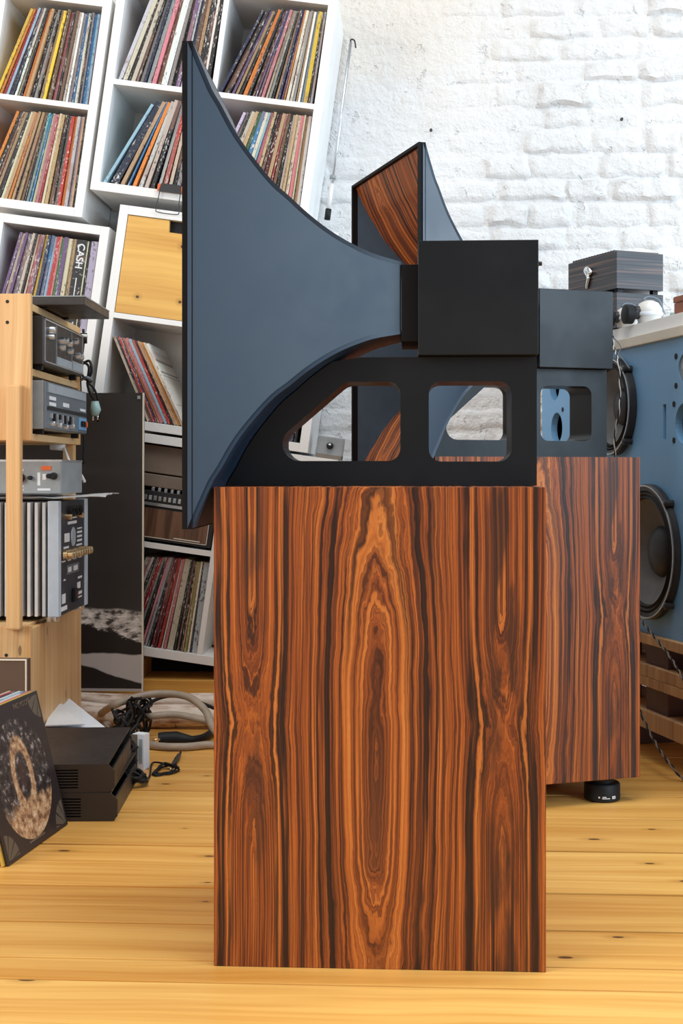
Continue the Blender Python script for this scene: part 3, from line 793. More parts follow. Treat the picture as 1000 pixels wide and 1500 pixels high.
# upper device: dark, three framed sections
t = thing('preamplifier', 'dark amplifier with three framed knob sections on the rack\'s upper shelf', 'amplifier', RM @ Matrix.Translation((.020, .045, 1.1045)))
obj('case', BX(-.36, 0, 0, 0, .50, .128, bev=.002), 'brownblk', t)
obj('foot', BX(-.03, .03, -.0135, -.01, .05, 0), 'rubber', t); obj('foot', BX(-.03, .44, -.0135, -.01, .46, 0), 'rubber', t)
bm = bmesh.new()
for y0, y1, z0, z1 in ((.02, .024, .006, .124), (.15, .153, .006, .124), (.34, .343, .006, .124), (.49, .494, .006, .124), (.02, .494, .120, .124), (.02, .494, .006, .010)): box(bm, 0, y0, z0, .003, y1, z1)
obj('panel_frame', bm, 'alu', t)
for y, z, r in ((.08, .098, .012), (.07, .078, .008), (.19, .080, .010), (.24, .085, .011), (.29, .082, .011), (.20, .062, .010), (.30, .060, .010), (.37, .095, .010), (.40, .055, .010), (.44, .055, .009)):
    obj('knob', knob(bmesh.new(), 0, y, z, r, .016), 'alu', t, smooth=40)
obj('display_strip', BX(0, .153, .010, .004, .335, .032), 'slate_hi', t); obj('display_strip', BX(0, .345, .010, .004, .488, .036), 'slate_hi', t)
# lower device
t = thing('equaliser', 'blue-grey rack unit of switches and sockets on the rack\'s middle shelf', 'equaliser', RM @ Matrix.Translation((.022, .045, .930)))
obj('case', BX(-.36, 0, 0, 0, .52, .130, bev=.002), 'grey', t)
obj('foot', BX(-.03, .03, -.0135, -.01, .05, 0), 'rubber', t); obj('foot', BX(-.03, .46, -.0135, -.01, .48, 0), 'rubber', t)
obj('front_panel', BX(0, .004, .002, .006, .515, .128, bev=.001), 'slate', t)
obj('upper_strip', BX(.006, .03, .100, .008, .50, .124), 'slate_hi', t)
obj('dark_strip', BX(.006, .02, .052, .0075, .51, .062), 'dark', t)
for y0, y1, z0, z1 in ((.04, .11, .080, .090), (.04, .11, .064, .074), (.20, .27, .068, .080), (.42, .49, .066, .074)): obj('indicator', BX(.006, y0, z0, .009, y1, z1, bev=.001), 'ink', t)
for i in range(9):
    obj('toggle', BX(.006, .045+i*.032, .020 if i % 3 else .030, .014, .055+i*.032, .044, bev=.001), 'rubber' if i % 2 else 'alu', t)
for y, z in ((.06, .016), (.14, .014), (.22, .012), (.30, .016)): obj('knob', knob(bmesh.new(), .006, y, z, .007, .012, 'X', 12), 'alu', t)
obj('blue_socket', BX(.006, .40, .010, .010, .50, .046, bev=.001), 'blue', t)
for y in (.425, .455, .48): obj('socket', lathe(bmesh.new(), [(.009, 0), (.009, .006)], (.010, y, .028), 'X', 14), 'rubber' if y < .47 else 'orange', t)
# slab on the rack
a = at(124, 447, 3.6); lp = RM.inverted() @ a
t = thing('turntable_plinth', 'thin black slab overhanging the top of the pine rack', 'plinth', RM @ Matrix.Translation((lp.x, lp.y, 1.2645)))
obj('slab', BX(-.42, 0, .004, 0, .34, .027, bev=.002), 'brownblk', t); obj('edge_strip', BX(-.42, -.001, .0265, .001, .341, .0295), 'grey', t)
for x in (-.4, -.135): 
    for y in (.04, .3): obj('foot', BX(x, y, -.0003, x+.02, y+.02, .005), 'rubber', t)
# big power amplifier with heat sinks
t = thing('power_amplifier', 'large silver-finned power amplifier with a black connector panel on the rack base', 'amplifier', RM @ Matrix.Translation((.050, .100, .405)))
obj('chassis', BX(-.43, .034, .014, -.004, .335, .328), 'dkmetal', t)
for i in range(20):
    x = -.036-i*.0205
    obj('heat_sink_fin', BX(x-.0085, 0, .016, x, .034, .326, bev=.0008), 'fin', t)
obj('corner_post', BX(-.030, 0, .014, 0, .034, .330, bev=.003), 'alu_pale', t)
obj('corner_post', BX(-.030, .326, .014, .004, .360, .330, bev=.003), 'alu_pale', t)
pn = obj('connector_panel', BX(-.006, .034, .016, 0, .326, .328), 'navy', t)
def pr_(y0, z0, y1, z1, m='ink', d=.0012): obj('printed_block' if m == 'ink' else 'label_plate', BX(0, y0, z0, d, y1, z1), m, pn)
for b in ((.11, .262, .22, .270), (.11, .278, .22, .281), (.07, .214, .13, .238), (.23, .208, .29, .214), (.23, .220, .29, .226), (.23, .232, .29, .238), (.23, .244, .29, .248),
          (.06, .196, .12, .202), (.22, .196, .29, .201), (.04, .160, .08, .164), (.11, .160, .15, .164), (.18, .160, .22, .164), (.25, .160, .29, .164),
          (.04, .046, .08, .072), (.03, .026, .10, .038), (.23, .044, .29, .048), (.23, .054, .29, .062), (.23, .072, .27, .090), (.24, .100, .29, .106), (.06, .108, .08, .112)): pr_(*b)
pr_(.10, .122, .25, .148, 'slate'); pr_(.11, .128, .15, .142, 'ink', .0018); pr_(.18, .128, .23, .142, 'ink', .0018)
obj('emblem', lathe(bmesh.new(), [(.028, 0), (.026, .002)], (0, .18, .225), 'X', 20), 'slate_hi', pn)
for y in (.12, .15, .20, .24): obj('socket', lathe(bmesh.new(), [(.014, 0), (.014, .012), (.009, .013), (.009, .004)], (0, y, .300), 'X', 18), 'rubber', pn)
for y in (.10, .25): obj('phono_jack', lathe(bmesh.new(), [(.008, 0), (.008, .014), (.005, .015)], (0, y, .284), 'X', 14), 'brass', pn)
for i in range(9): obj('binding_post', lathe(bmesh.new(), [(.006, 0), (.0125, .003), (.0125, .014), (.008, .016), (.0105, .018), (.0105, .028), (.007, .030)], (0, .05+i*.032, .180), 'X', 14), 'brass', pn, smooth=40)
obj('power_inlet', BX(0, .16, .040, .010, .20, .078, bev=.002), 'rubber', pn); obj('red_switch', BX(.010, .17, .050, .013, .19, .068), 'redblock', pn)
for x, y in ((-.02, .02), (-.02, .34), (-.40, .02), (-.40, .34)): obj('foot', lathe(bmesh.new(), [(.016, 0), (.018, .003), (.018, .014)], (x, y, 0), 'Z', 18), 'alu', t, smooth=40)
# plastic sheet on it
bm = bmesh.new(); NX, NY = 34, 26; g = {}
for i in range(NX):
    for j in range(NY):
        u, v = i/(NX-1), j/(NY-1); x = -.42+u*(.59-.22*v*v*0); y = .055+v*.46-u*u*.10+ .10*u
        z = .7385+.006*(noise.noise(Vector((x*18, y*18, 2)))+1)+(.010*noise.noise(Vector((x*7, y*7, 6)))+.008)*max(0, u-.78)*4
        if u > .86: y += (u-.86)*(.30-v)*1.6
        g[i, j] = bm.verts.new((x, y, z))
for i in range(NX-1):
    for j in range(NY-1): bm.faces.new((g[i, j], g[i+1, j], g[i+1, j+1], g[i, j+1]))
o = obj('plastic_sheet', bm, 'plastic', smooth=180); o.matrix_world = RM
tag(o, 'crumpled clear plastic sheet lying over the finned power amplifier', 'plastic sheet')
# silver test unit on the sheet
t = thing('signal_generator', 'silver-grey tuner unit with knobs standing on the plastic sheet', 'tuner', RM @ Matrix.Translation((.045, .16, .753)))
obj('case', BX(-.42, 0, 0, 0, .26, .094, bev=.003), 'grey', t); obj('top_edge', BX(-.42, -.004, .090, .001, .26, .0955), 'alu', t)
obj('face', BX(-.418, -.005, .003, -.002, 0, .090), 'grey', t)
obj('orange_window', BX(-.055, -.008, .066, -.028, -.004, .078), 'orange', t)
for x, z, r in ((-.115, .045, .014), (-.020, .050, .010), (-.033, .050, .007), (-.085, .045, .006), (-.195, .045, .010)): obj('knob', lathe(bmesh.new(), [(r, 0), (r*.9, -.016), (r*.7, -.018)], (x, -.005, z), 'Y', 18), 'rubber', t, smooth=40)
for b in ((-.124, .064, -.104, .069), (-.124, .020, -.104, .024), (-.124, .010, -.104, .014), (-.066, .010, -.030, .016), (-.066, .024, -.058, .060), (-.052, .040, -.042, .056)): obj('printed_mark', BX(b[0], -.0062, b[1], b[2], -.0045, b[3]), 'ink', t)
# white lead hanging behind it
pts = [at(84, 655, 3.95), at(92, 654, 3.95), at(97, 665, 3.92), at(103, 678, 3.9), at(118, 695, 3.98), at(124, 706, 4.0)]
t = thing('white_lead', 'white cable with chunky plug draped behind the silver tuner unit', 'cable', Matrix.Translation(pts[0]))
obj('cable', tube(bmesh.new(), [q-pts[0] for q in spline(pts, 6)], .0045, 8), 'ivory', t)
bm = bmesh.new(); tube(bm, [Vector((-.020, 0, .004)), Vector((.022, 0, .002))], .013, 10); obj('plug', bm, 'ivory', t)

# power cords hanging from the rack corner
def cable(name, label, pts, r, mat='rubber', cat='cable', group=None, seg=8, n=8):
    P = spline(pts, seg); c = P[0].copy()
    o = obj(name, tube(bmesh.new(), [q-c for q in P], r, n), mat, smooth=180, loc=c)
    return tag(o, label, cat, group)
d = 4.13
t = thing('mains_lead', 'black power cord looped on the rack corner with pale teal mains plug', 'cord', Matrix.Translation(at(122, 470, d)))
o0 = at(122, 470, d)
def loc_(L): return [at(x, y, dd)-o0 for x, y, dd in L]
obj('cord', tube(bmesh.new(), spline(loc_([(122, 482, d), (122, 505, d), (120, 530, d), (131, 529, d-.03), (134, 545, d-.04), (126, 556, d-.03), (119, 545, d), (122, 532, d-.02), (130, 538, d-.05), (128, 562, d-.04), (133, 578, d-.03), (140, 588, d-.02)]), 7), .0042, 7), 'rubber', t)
obj('cord', tube(bmesh.new(), spline(loc_([(118, 500, d), (117, 540, d-.02), (118, 575, d), (120, 610, d), (123, 640, d), (122, 680, d)]), 7), .0042, 7), 'rubber', t)
obj('cord', tube(bmesh.new(), spline(loc_([(128, 560, d-.03), (138, 570, d-.02), (145, 590, d-.01), (146, 605, d-.01), (143, 618, d)]), 7), .0035, 7), 'rubber', t)
obj('tie', tube(bmesh.new(), spline(loc_([(119, 556, d-.05), (127, 553, d-.07), (134, 557, d-.05), (128, 562, d-.02)]), 5), .005, 7), 'slate', t)
obj('inline_switch', tube(bmesh.new(), loc_([(122, 488, d), (122, 503, d)]), .012, 10), 'rubber', t)
obj('switch_band', tube(bmesh.new(), loc_([(122, 490, d), (122, 494, d)]), .0135, 10), 'ivory', t)
obj('mains_plug', tube(bmesh.new(), loc_([(139, 588, d-.02), (140, 600, d-.02), (139, 609, d-.02)]), lambda f: .011+.006*sin(f*pi), 10), 'teal', t)
bm = bmesh.new(); tube(bm, loc_([(136.5, 607, d-.02), (136, 616, d-.02)]), .0028, 6); tube(bm, loc_([(143, 607, d-.02), (143, 615, d-.02)]), .0028, 6); obj('prongs', bm, 'chrome', t)

# ================================================================== floor things at the left
# leaning records with the round picture
B1, B0 = floor_at(100, 1208), floor_at(3, 1277)
e1 = (B1-B0); L = .33; e1.normalize(); nrm = Vector((e1.y, -e1.x, 0))
tl = radians(14); up = Vector((0, 0, cos(tl)))-nrm*sin(tl); out = nrm*cos(tl)+Vector((0, 0, sin(tl)))
def sleeve_frame(off, lift=0, back=0):
    o = B1-e1*L-nrm*off+Vector((0, 0, lift))-e1*back
    m = Matrix((e1, -out, up)).transposed().to_4x4(); m.translation = o; return m
# local: x along the bottom edge, y outwards, z up the face
fm = sleeve_frame(.001, .0018)
t = thing('picture_sleeve', 'black record sleeve with round golden-brown picture leaning at the lower left', 'record', fm)
bm = BX(0, 0, 0, L, .006, .315)
bm.normal_update(); l = bm.loops.layers.uv.verify()
for f in bm.faces:
    for lp_ in f.loops: lp_[l].uv = (lp_.vert.co.x/L, lp_.vert.co.z/.315)
obj('sleeve', bm, 'cover', t)
text('title_lettering', 'ING MOON', .017, 'taupe', t, Matrix.Translation((L*.70, -.0006, .300)) @ Matrix.Rotation(pi/2, 4, 'X'))
bm = bmesh.new()
for i in range(14): box(bm, L*.36+i*.006, -.0006, .013, L*.36+i*.006+.0042, .0, .0165)
obj('small_print', bm, 'taupe', t)
cols = [('yellow', 'first'), ('pink', 'second'), ('white', 'third'), ('sky', 'fourth'), ('white', 'fifth'), ('navy', 'sixth'), ('red', 'seventh'), ('cream', 'eighth')]
for i, (c, od) in enumerate(cols):
    o = bpy.data.objects.new('record_sleeve', unitcube); COL.objects.link(o)
    off = .0085+i*.0078
    o.matrix_world = sleeve_frame(off, .0022, R.uniform(-.004, .010)) @ Matrix.Translation((L, 0, 0)) @ Matrix.Diagonal((L, .0055, .314, 1))
    o.color = (*PAL[c], 1)
    tag(o, f'{c} record sleeve, {od} behind the round-picture sleeve at lower left', 'record', 'records leaning behind the picture sleeve')
a = at(38.5, 966, 3.22)
t = thing('boxed_set', 'dark brown boxed record set with pale edge behind the leaning sleeves', 'box', T(a.x, a.y, 0, 0))
obj('case', BX(-.33, .002, 0, -.004, .05, a.z-.003), 'brownbox', t)
bm = bmesh.new(); box(bm, -.33, 0, a.z-.003, 0, .006, a.z); box(bm, -.003, 0, 0, 0, .006, a.z-.003); obj('pale_edge', bm, 'cream', t)

# two black vented housings
a = floor_at(172, 1203); b = at(168, 1119, 3.1)
def housing(label, m, cut):
    t = thing('vented_housing', label, 'power supply', m, 'black vented housings')
    h = .066; w = .36; dp = .45
    ol = rounded([(-w, 0), (-.012, 0), (0, .012), (0, h-.016), (-.016, h), (-w, h)], .002, 2)
    obj('front_plate', plate(ol, [rounded([(-.325, .010+i*.0067), (-.085, .010+i*.0067), (-.085, .0135+i*.0067), (-.325, .0135+i*.0067)], .0008, 1) for i in range(7)], 0, .004), 'brownblk', t)
    obj('inner_baffle', BX(-w+.01, .010, .004, -.02, .012, h-.006), 'dark', t)
    bm = plate([(-w, h-.004), (-.016, h-.004), (-.016, h), (-w, h)], [], .004, dp) if False else BX(-w, .004, h-.003, -.016, dp, h)
    obj('top_cover', bm, 'brownblk', t)
    obj('side_plate', BX(-.012, .004, 0, -.008, dp-.06, h-.018), 'dkmetal', t); obj('bottom_plate', BX(-w, .004, 0, -.012, dp, .003), 'dkmetal', t)
    obj('back_plate', BX(-w, dp-.004, 0, -.016, dp, h), 'dkmetal', t)
    return t
housing('lower of two black vented metal housings stacked on the floor', T(a.x, a.y, 0, .075), 0)
housing('upper of two black vented metal housings, its flat top showing', T(a.x-.007, a.y+.004, .0665, .095), 0)

# papers leaning behind the housings
def sheet(name, label, cor, mat, th=.002, cat='booklet', extra=None):
    p = [Vector(q) for q in cor]; n = (p[1]-p[0]).cross(p[3]-p[0]).normalized()*th; c = p[0].copy()
    bm = bmesh.new(); A = [bm.verts.new(q-c) for q in p]; B = [bm.verts.new(q-c+n) for q in p]
    bm.faces.new(A); bm.faces.new(B[::-1])
    for i in range(4): bm.faces.new((A[i], A[(i+1) % 4], B[(i+1) % 4], B[i]))
    bmesh.ops.recalc_face_normals(bm, faces=list(bm.faces))
    return tag(obj(name, bm, mat, loc=c), label, cat)
sheet('paper_folder', 'pale blue folder lying behind the black housings at the pine rack', [at(55, 1075, 3.66), at(160, 1072, 3.66), at(98, 1022, 3.98), at(52, 1019, 3.98)], 'paper', .004)
sheet('white_booklet', 'white booklet lying on the pale blue folder', [at(66, 1064, 3.63), at(124, 1062, 3.64), at(118, 1042, 3.80), at(80, 1029, 3.86)], 'ink', .003)

# small carton among the cables
a = floor_at(204, 1128)
t = thing('small_carton', 'small white and pink carton standing among the black cables', 'carton', T(a.x, a.y, 0, -.35))
obj('carton', BX(-.022, 0, 0, .014, .03, .098, bev=.001), 'paper', t); obj('pink_side', BX(-.024, -.001, .002, -.006, .029, .096), 'taupe', t); obj('label', BX(.000, -.0015, .02, .010, .0, .085), 'sky' if 'sky' in M else 'slate_hi', t)

# black cable tangle
def zig(n, c, s, seed, zmin=.006):
    rr = random.Random(seed); P = []
    for i in range(n):
        a = i*1.25+rr.uniform(-.5, .5); k = rr.uniform(.55, 1)
        P.append(Vector((c[0]+s[0]*cos(a)*k, c[1]+s[1]*sin(a)*k, max(zmin, c[2]+s[2]*rr.uniform(-1, 1)))))
    return P
for i, (px, py, z, sx, sy, sz, lab) in enumerate((
        (190, 1118, .070, .030, .075, .060, 'black cable bunched against the open side of the upper housing'),
        (205, 1085, .075, .040, .090, .065, 'black cable heaped at the far corner of the upper housing'),
        (197, 1150, .022, .038, .050, .018, 'black cable coiled low in front of the small carton'),
        (180, 1100, .095, .030, .10, .040, 'black cable spilling over the right edge of the upper housing'),
        (184, 1132, .045, .028, .06, .040, 'black cable packed low beside the lower housing'))):
    q = floor_at(px, py)
    cable('tangled_cable', lab, zig(30, q+Vector((0, 0, z)), (sx, sy, sz), 20+i), .0040, 'rubber', 'cable', seg=6, n=7)
c0 = floor_at(242, 1132)
P = [floor_at(190, 1140)+Vector((0, 0, .02)), floor_at(200, 1146)+Vector((0, 0, .006)), floor_at(218, 1142)+Vector((0, 0, .006)), floor_at(225, 1120)+Vector((0, 0, .006))]+zig(16, c0+Vector((0, 0, .008)), (.040, .055, .008), 5, .004)
cable('thin_lead', 'thin black lead coiled in a loose knot on the floorboards', P, .0028, 'rubber', 'cable', seg=6, n=7)
a, b = floor_at(252, 1126)+Vector((0, 0, .006)), floor_at(263, 1110)+Vector((0, 0, .010))
t = thing('jack_plug', 'small brown-black jack plug lying beside the coiled thin lead', 'plug', Matrix.Translation(a))
obj('barrel', tube(bmesh.new(), [Vector(), (b-a)*.6, (b-a)*.95], lambda f: .0055+.0015*sin(f*pi), 10), 'brownblk', t); obj('strain_relief', tube(bmesh.new(), [(b-a)*.9, (b-a)*1.15], .0035, 8), 'rubber', t); obj('pin', tube(bmesh.new(), [-(b-a)*.22, Vector()], .0025, 8), 'alu', t)

# beige coil with black connector
def fz(px, py, z): return floor_at(px, py, z)
P = [fz(345, 1098, .012), fz(312, 1091, .012), fz(270, 1094, .012), fz(225, 1092, .012), fz(170, 1078, .012), fz(146, 1052, .02), at(162, 1036, 4.02), at(200, 1021, 4.05), at(238, 1016, 4.07), at(275, 1021, 4.05), at(300, 1040, 4.0), at(312, 1066, 3.92), fz(330, 1085, .03)]
cable('beige_cable', 'thick beige cable coiled in big loops before the birch logs', P, .0115, 'beige', seg=10, n=12)
P = [fz(150, 1062, .016), fz(175, 1058, .02), at(215, 1050, 4.0), at(255, 1047, 4.0), at(290, 1053, 3.98), at(315, 1060, 3.96), at(340, 1075, 3.9)]
cable('brown_cable', 'brown-grey cable running across inside the beige coil', P, .0105, 'beige', seg=10, n=12)
P = [at(198, 1046, 4.06), at(222, 1028, 4.1), at(245, 1020, 4.12), at(275, 1022, 4.12), at(305, 1034, 4.1), at(335, 1045, 4.08)]
cable('dark_cable', 'dark thin cable arching inside the beige coil', P, .006, 'rubber', seg=8)
c = fz(237, 1082, .016)
t = thing('power_connector', 'black mains connector on a thick black lead inside the beige coil', 'connector', Matrix.Translation(c))
obj('body', tube(bmesh.new(), [q-c for q in [fz(233, 1083, .018), fz(240, 1082, .020), fz(258, 1081, .020), fz(270, 1083, .018), fz(282, 1084, .015)]], lambda f: .020 if f < .6 else .020-.022*(f-.6), 14), 'rubber', t, smooth=50)
obj('lead', tube(bmesh.new(), [q-c for q in spline([fz(280, 1084, .014), fz(296, 1081, .014), fz(308, 1074, .016), fz(316, 1062, .02), fz(330, 1055, .02)], 6)], .0115, 10), 'rubber', t)
bm = bmesh.new()
for dz in (-.007, .007): tube(bm, [fz(234, 1083, .018+dz)-c, fz(224, 1084, .018+dz)-c], .0035, 6)
obj('contact_pins', bm, 'brass', t)

# ================================================================== blue loudspeaker at the right
# plane frame: origin at floor below px 960; local x runs along the baffle away from the viewer, local y points into the box
o_ = c2w(.884, 3.73, 0); dir_ = c2w(-.211, 1, 0)-c2w(0, 0, 0); dir_.z = 0; dir_.normalize()
iny = Vector((dir_.y, -dir_.x, 0))     # into the cabinet (to the right)
BM = Matrix((dir_, -iny*-1, Vector((0, 0, 1)))).transposed().to_4x4(); BM.translation = o_
def bl(px, py, y=0.0):
    q = local_at(BM, px, py, y); return q.x, q.z
X0, X1, Z0, Z1 = -.62, .90, .356, 1.180
t = thing('blue_loudspeaker', 'large blue loudspeaker cabinet with round black drivers behind the far horn', 'loudspeaker', BM @ Matrix.Translation((0, 0, Z0)))
def bp(px, py): x, z = bl(px, py); return x, z-Z0
c15 = bp(953, 808); c12 = bp(903, 596)
h1, h2 = bp(1003, 539), bp(1002, 620); h3, h4 = bp(812, 567), bp(815, 627)
slot = bp(973, 618)
holes = [circle(*c15, .165), circle(*c12, .125), circle(*h1, .040, 28), circle(*h2, .055, 28), circle(*h3, .045, 28), circle(*h4, .052, 28),
         rounded([(slot[0]-.010, slot[1]-.049), (slot[0]+.010, slot[1]-.049), (slot[0]+.010, slot[1]+.049), (slot[0]-.010, slot[1]+.049)], .002, 2)]
obj('baffle', plate([(X0, 0), (X1, 0), (X1, Z1-Z0), (X0, Z1-Z0)], holes, 0, .022), 'blue', t)
bm = bmesh.new(); box(bm, X0, .40, 0, X1, .42, Z1-Z0); box(bm, X0, .022, 0, X0+.02, .40, Z1-Z0); box(bm, X1-.02, .022, 0, X1, .40, Z1-Z0); box(bm, X0+.02, .022, 0, X1-.02, .40, .02); box(bm, X0+.02, .022, Z1-Z0-.02, X1-.02, .40, Z1-Z0)
obj('cabinet_shell', bm, 'dark', t)
obj('tweeter_dome', lathe(bmesh.new(), [(.041, .004), (.034, .006), (.020, .002), (.006, -.006)], (h1[0], 0, h1[1]), 'Y', 24), 'grey', t, smooth=50)
def woofer(name, c, R_, proud, ears):
    w = obj(name, lathe(bmesh.new(), [(R_, -.001), (R_*1.0, -proud), (R_*.965, -proud-.006), (R_*.90, -proud-.004), (R_*.885, .0), (R_*.885, .03), (R_*.60, .10)], (c[0], 0, c[1]), 'Y', 56, close=False), 'dkmetal', t, smooth=40)
    obj('surround', lathe(bmesh.new(), [(R_*.90, -proud+.001), (R_*.865, -proud-.006), (R_*.83, -proud), (R_*.80, -proud-.005), (R_*.775, -proud+.004)], (c[0], 0, c[1]), 'Y', 56, close=False), 'rubber', w, smooth=50)
    obj('cone', lathe(bmesh.new(), [(R_*.775, -proud+.004)]+[(R_*(.775-.42*f), -proud+.004+R_*.24*(f**.85)+(.0012 if i % 2 else 0)) for i, f in enumerate([j/12 for j in range(1, 13)])], (c[0], 0, c[1]), 'Y', 56, close=False), 'cone', w, smooth=30)
    obj('dust_cap', lathe(bmesh.new(), [(R_*.38, -proud+.004+R_*.23)]+[(R_*.37*cos(a), -proud+.004+R_*.23-R_*.14*sin(a)) for a in [j*pi/2/8 for j in range(1, 8)]]+[(R_*.01, -proud+.004+R_*.09)], (c[0], 0, c[1]), 'Y', 40, close=False), 'cap', w, smooth=50)
    obj('trim_ring', lathe(bmesh.new(), [(R_*.975, -proud-.004), (R_*.985, -proud-.0085), (R_*.965, -proud-.0085), (R_*.96, -proud-.004)], (c[0], 0, c[1]), 'Y', 56, close=False), 'alu', w, smooth=60)
    for k_ in range(ears):
        a = pi/4+k_*2*pi/ears; bm = bmesh.new(); lathe(bm, [(.010, -.001), (.010, -proud-.008), (.006, -proud-.011)], (c[0]+cos(a)*R_*1.03, 0, c[1]+sin(a)*R_*1.03), 'Y', 14)
        obj('clamp', bm, 'dkmetal', w, smooth=40)
woofer('bass_driver', c15, .192, .016, 4); woofer('midrange_driver', c12, .146, .018, 4)
for q in ((990, 522), (990, 565), (987, 592), (987, 645), (824, 600)):
    x, z = bp(*q); obj('bolt_hole', lathe(bmesh.new(), [(.008, .0), (.0085, -.0015), (.004, -.002)], (x, 0, z), 'Y', 14), 'dark', t)
# boards on top of it
tag_ = obj('pale_worktop', BX(X0, -.012, 0, X1-.02, .43, .028, bev=.002), 'cream'); tag_.matrix_world = BM @ Matrix.Translation((0, 0, Z1)); tag(tag_, 'pale wooden worktop lying on the blue loudspeaker cabinet', 'board')
tag_ = obj('white_board', BX(X0, .012, 0, X1-.03, .42, .040, bev=.002), 'white'); tag_.matrix_world = BM @ Matrix.Translation((0, 0, Z1+.0285)); tag(tag_, 'thick white board on top of the pale wooden worktop', 'board')
ZT = Z1+.0685
a = at(979, 482, 3.68)
q = BM.inverted() @ a
t = thing('red_wood_box', 'reddish wooden box on the white board at the right edge', 'box', BM @ Matrix.Translation((q.x, .03, ZT)))
obj('case', BX(-.22, 0, 0, 0, .14, .034, bev=.002), 'redwood', t); obj('lid', BX(-.222, -.002, .035, .002, .142, .052, bev=.002), 'redwood', t)
tag(obj('green_plug', lathe(bmesh.new(), [(.006, 0), (.008, .004), (.008, .012), (.004, .016)], (0, 0, 0), 'Z', 12), 'teal', loc=(BM @ Vector((q.x+.05, .05, ZT)))), 'small pale green plug on the white board beside the reddish box', 'plug')
# ebony boxes
def ebony_box(label, z, h, emblem):
    a, b, c = at(903, 400, 4.1), at(846, 400, 4.36), at(971, 400, 4.165)
    ex = (c-a); ex.z = 0; wx = ex.length; ex.normalize(); ey = Vector((-ex.y, ex.x, 0)); dp = .28
    m = Matrix((ex, ey, Vector((0, 0, 1)))).transposed().to_4x4(); m.translation = Vector((a.x, a.y, z))
    t = thing('ebony_amplifier', label, 'amplifier', m, 'striped ebony amplifiers')
    obj('case', BX(0, 0, .012, wx, dp, h, bev=.0012), 'ebony', t)
    for x in (.012, wx-.03):
        for y in (.012, dp-.03): obj('foot', BX(x, y, 0, x+.018, y+.018, .0125), 'rubber', t)
    if emblem:
        for i in range(16): obj('cooling_fin', BX(.004, .02+i*.0155, h-.0005, wx-.004, .027+i*.0155, h+.006), 'dkmetal', t)
        bm = bmesh.new(); tube(bm, spline([Vector((-.004, .135, .075)), Vector((-.008, .150, .092)), Vector((-.006, .165, .088)), Vector((-.006, .150, .066)), Vector((-.005, .158, .045)), Vector((-.004, .163, .032))], 5), lambda f: .010*(1-.6*f), 10); obj('chrome_lever', bm, 'chrome', t)
    return t
hb = 1.371-ZT
ebony_box('lower striped ebony amplifier, mostly hidden behind the white lamp sockets', ZT, hb-.0005, False)
ebony_box('upper striped ebony amplifier with cooling fins and chrome lever against white wall', ZT+hb, .128, True)
# two white ceramic drivers
for (px, py, dd, rr, lab) in ((918, 474, 4.02, .036, 'white globe-shaped holder with black plug, left of its pair on the white board'), (950, 466, 3.93, .040, 'white globe-shaped holder with black plug, right of its pair beside the reddish box')):
    a = at(px, py, dd)
    t = thing('globe_holder', lab, 'lamp holder', Matrix.Translation((a.x, a.y, ZT)) @ Matrix.Rotation(.25, 4, 'Z'), 'white globe holders on the board')
    obj('globe', lathe(bmesh.new(), [(rr*.45, 0), (rr*.75, .006), (rr, rr*.9), (rr*.95, rr*1.25), (rr*.7, rr*1.65), (rr*.3, rr*1.85)], (0, 0, 0), 'Z', 28), 'ivory', t, smooth=60)
    obj('neck', lathe(bmesh.new(), [(rr*.35, -rr*1.25), (rr*.5, -rr*1.2), (rr*.5, -rr*.8), (rr*.7, -rr*.5)], (0, 0, rr*.95), 'X', 20), 'dkmetal', t, smooth=40)
    obj('plug', lathe(bmesh.new(), [(rr*.5, -rr*2.0), (rr*.72, -rr*1.9), (rr*.72, -rr*1.35), (rr*.5, -rr*1.2)], (0, 0, rr*.80), 'X', 20), 'rubber', t, smooth=40)
    obj('wire_bail', tube(bmesh.new(), spline([Vector((-rr*.5, 0, rr*1.9)), Vector((0, 0, rr*2.15)), Vector((rr*.8, 0, rr*1.9)), Vector((rr*1.15, 0, rr*1.0)), Vector((rr*.9, 0, rr*.5))], 5), .003, 6), 'slate', t)
    obj('clamp_ring', lathe(bmesh.new(), [(rr*1.02, rr*.7), (rr*1.05, rr*.75), (rr*1.05, rr*.9), (rr*1.02, rr*.95)], (0, 0, 0), 'Z', 28), 'paper', t, smooth=40)
# wires over the driver
def twisted(name, label, pts, r, pitch, mats):
    P = spline(pts, 16); c = P[0].copy(); t = thing(name, label, 'cable', Matrix.Translation(c))
    for ph, m_ in zip((0, pi), mats):
        Q = []; s = 0
        for i, q in enumerate(P):
            if i: s += (q-P[i-1]).length
            a = s/pitch*2*pi+ph; Q.append(q-c+Vector((cos(a)*r*.9, sin(a)*r*.5, sin(a)*r*.6)))
        obj('strand', tube(bmesh.new(), Q, r, 6), m_, t)
def bw(px, py, y): x, z = bl(px, py, y); return BM @ Vector((x, y, z))
twisted('speaker_wire', 'twisted black and white wire hanging across the upper round driver', [bw(897, 492, -.03), bw(899, 508, -.04), bw(904, 524, -.07), bw(907, 545, -.075), bw(908, 575, -.075), bw(907, 600, -.08), bw(902, 625, -.08), bw(900, 645, -.08), bw(901, 672, -.075), bw(903, 700, -.07)], .0018, .06, ('rubber', 'ivory'))
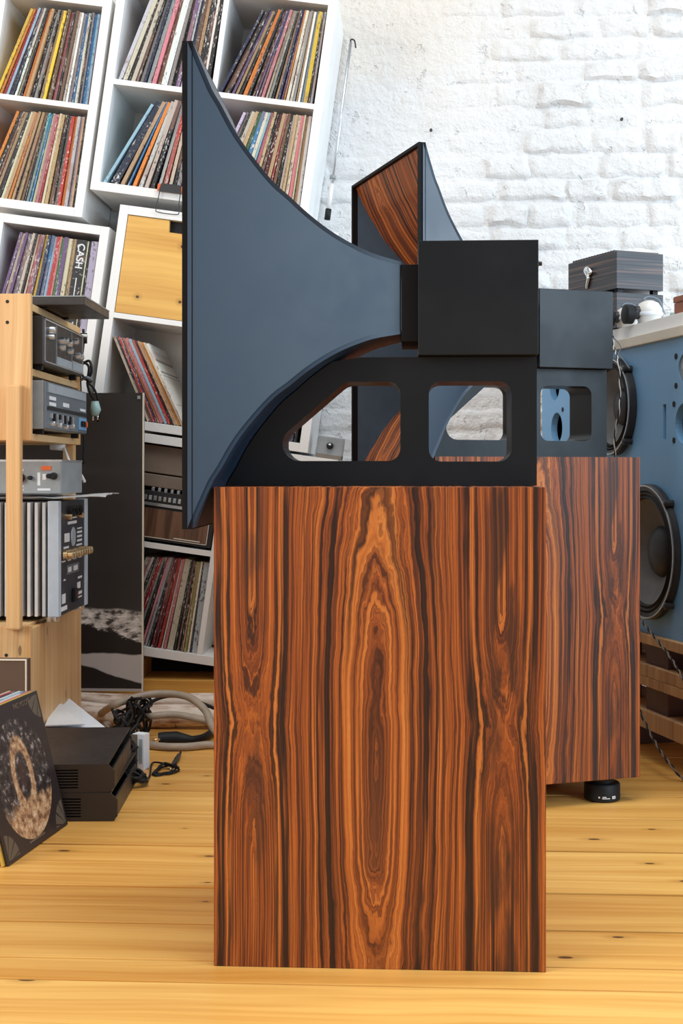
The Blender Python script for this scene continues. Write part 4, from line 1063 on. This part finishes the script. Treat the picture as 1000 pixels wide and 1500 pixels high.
cable('thin_wire', 'thin dark wire looping from the worktop down to the upper driver', [bw(897, 494, -.02), bw(905, 502, -.03), bw(909, 510, -.035), bw(906, 519, -.05), bw(912, 526, -.065), bw(922, 540, -.06)], .0018, 'slate', seg=7, n=6)
twisted('twisted_cable', 'twisted dark and pale cable sagging in front of the pallets', [bw(930, 896, -.03), bw(942, 913, -.05), bw(956, 930, -.06), bw(972, 950, -.065), bw(986, 970, -.07), bw(1000, 994, -.075), bw(1020, 1030, -.08)], .0024, .045, ('rubber', 'taupe'))
twisted('twisted_cable', 'twisted cable drooping to the floor beside the far cabinet', [at(925, 1020, 3.70), at(937, 1042, 3.68), at(948, 1066, 3.64), at(962, 1092, 3.58), at(980, 1118, 3.50), floor_at(1003, 1143, .006), floor_at(1040, 1165, .006)], .0026, .045, ('rubber', 'taupe'))

# pallets under the blue cabinet
def pallet(label, z0, heights, name='pallet'):
    t = thing(name, label, 'pallet', BM @ Matrix.Translation((0, 0, z0)), 'stacked wooden pallets')
    zd0, zd1, zs0, zs1 = heights
    for i in range(5): obj('deck_board', BX(X0-.05, -.02+i*.10, zd0, X1-.02, .075+i*.10, zd1, bev=.002), 'pallet', t)
    for i in range(2): obj('bottom_board', BX(X0-.05, -.02+i*.35, zs0, X1-.02, .08+i*.35, zs1, bev=.002), 'pallet', t)
    for x in (X0+.1, -.02, .30, X1-.14):
        for y in (-.005, .34): obj('block', BX(x-.07, y, zs1, x+.07, y+.07, zd0, bev=.002), 'redblock', t)
    return t
pallet('upper wooden pallet directly under the blue loudspeaker', .236, (.092, .1195, 0, .034))
pallet('lower wooden pallet resting on blocks on the floor', .088, (.120, .1475, .0, .052))
for x, w_ in ((X0+.1, 'nearest'), (.30, 'middle'), (X1-.14, 'farthest')):
    o = obj('floor_block', BX(x-.07, .02, 0, x+.07, .30, .0875, bev=.002), 'redblock'); o.matrix_world = BM
    tag(o, f'{w_} dark wooden block on the floor carrying the lower pallet', 'block', 'blocks under the lower pallet')

bpy.context.view_layer.update()
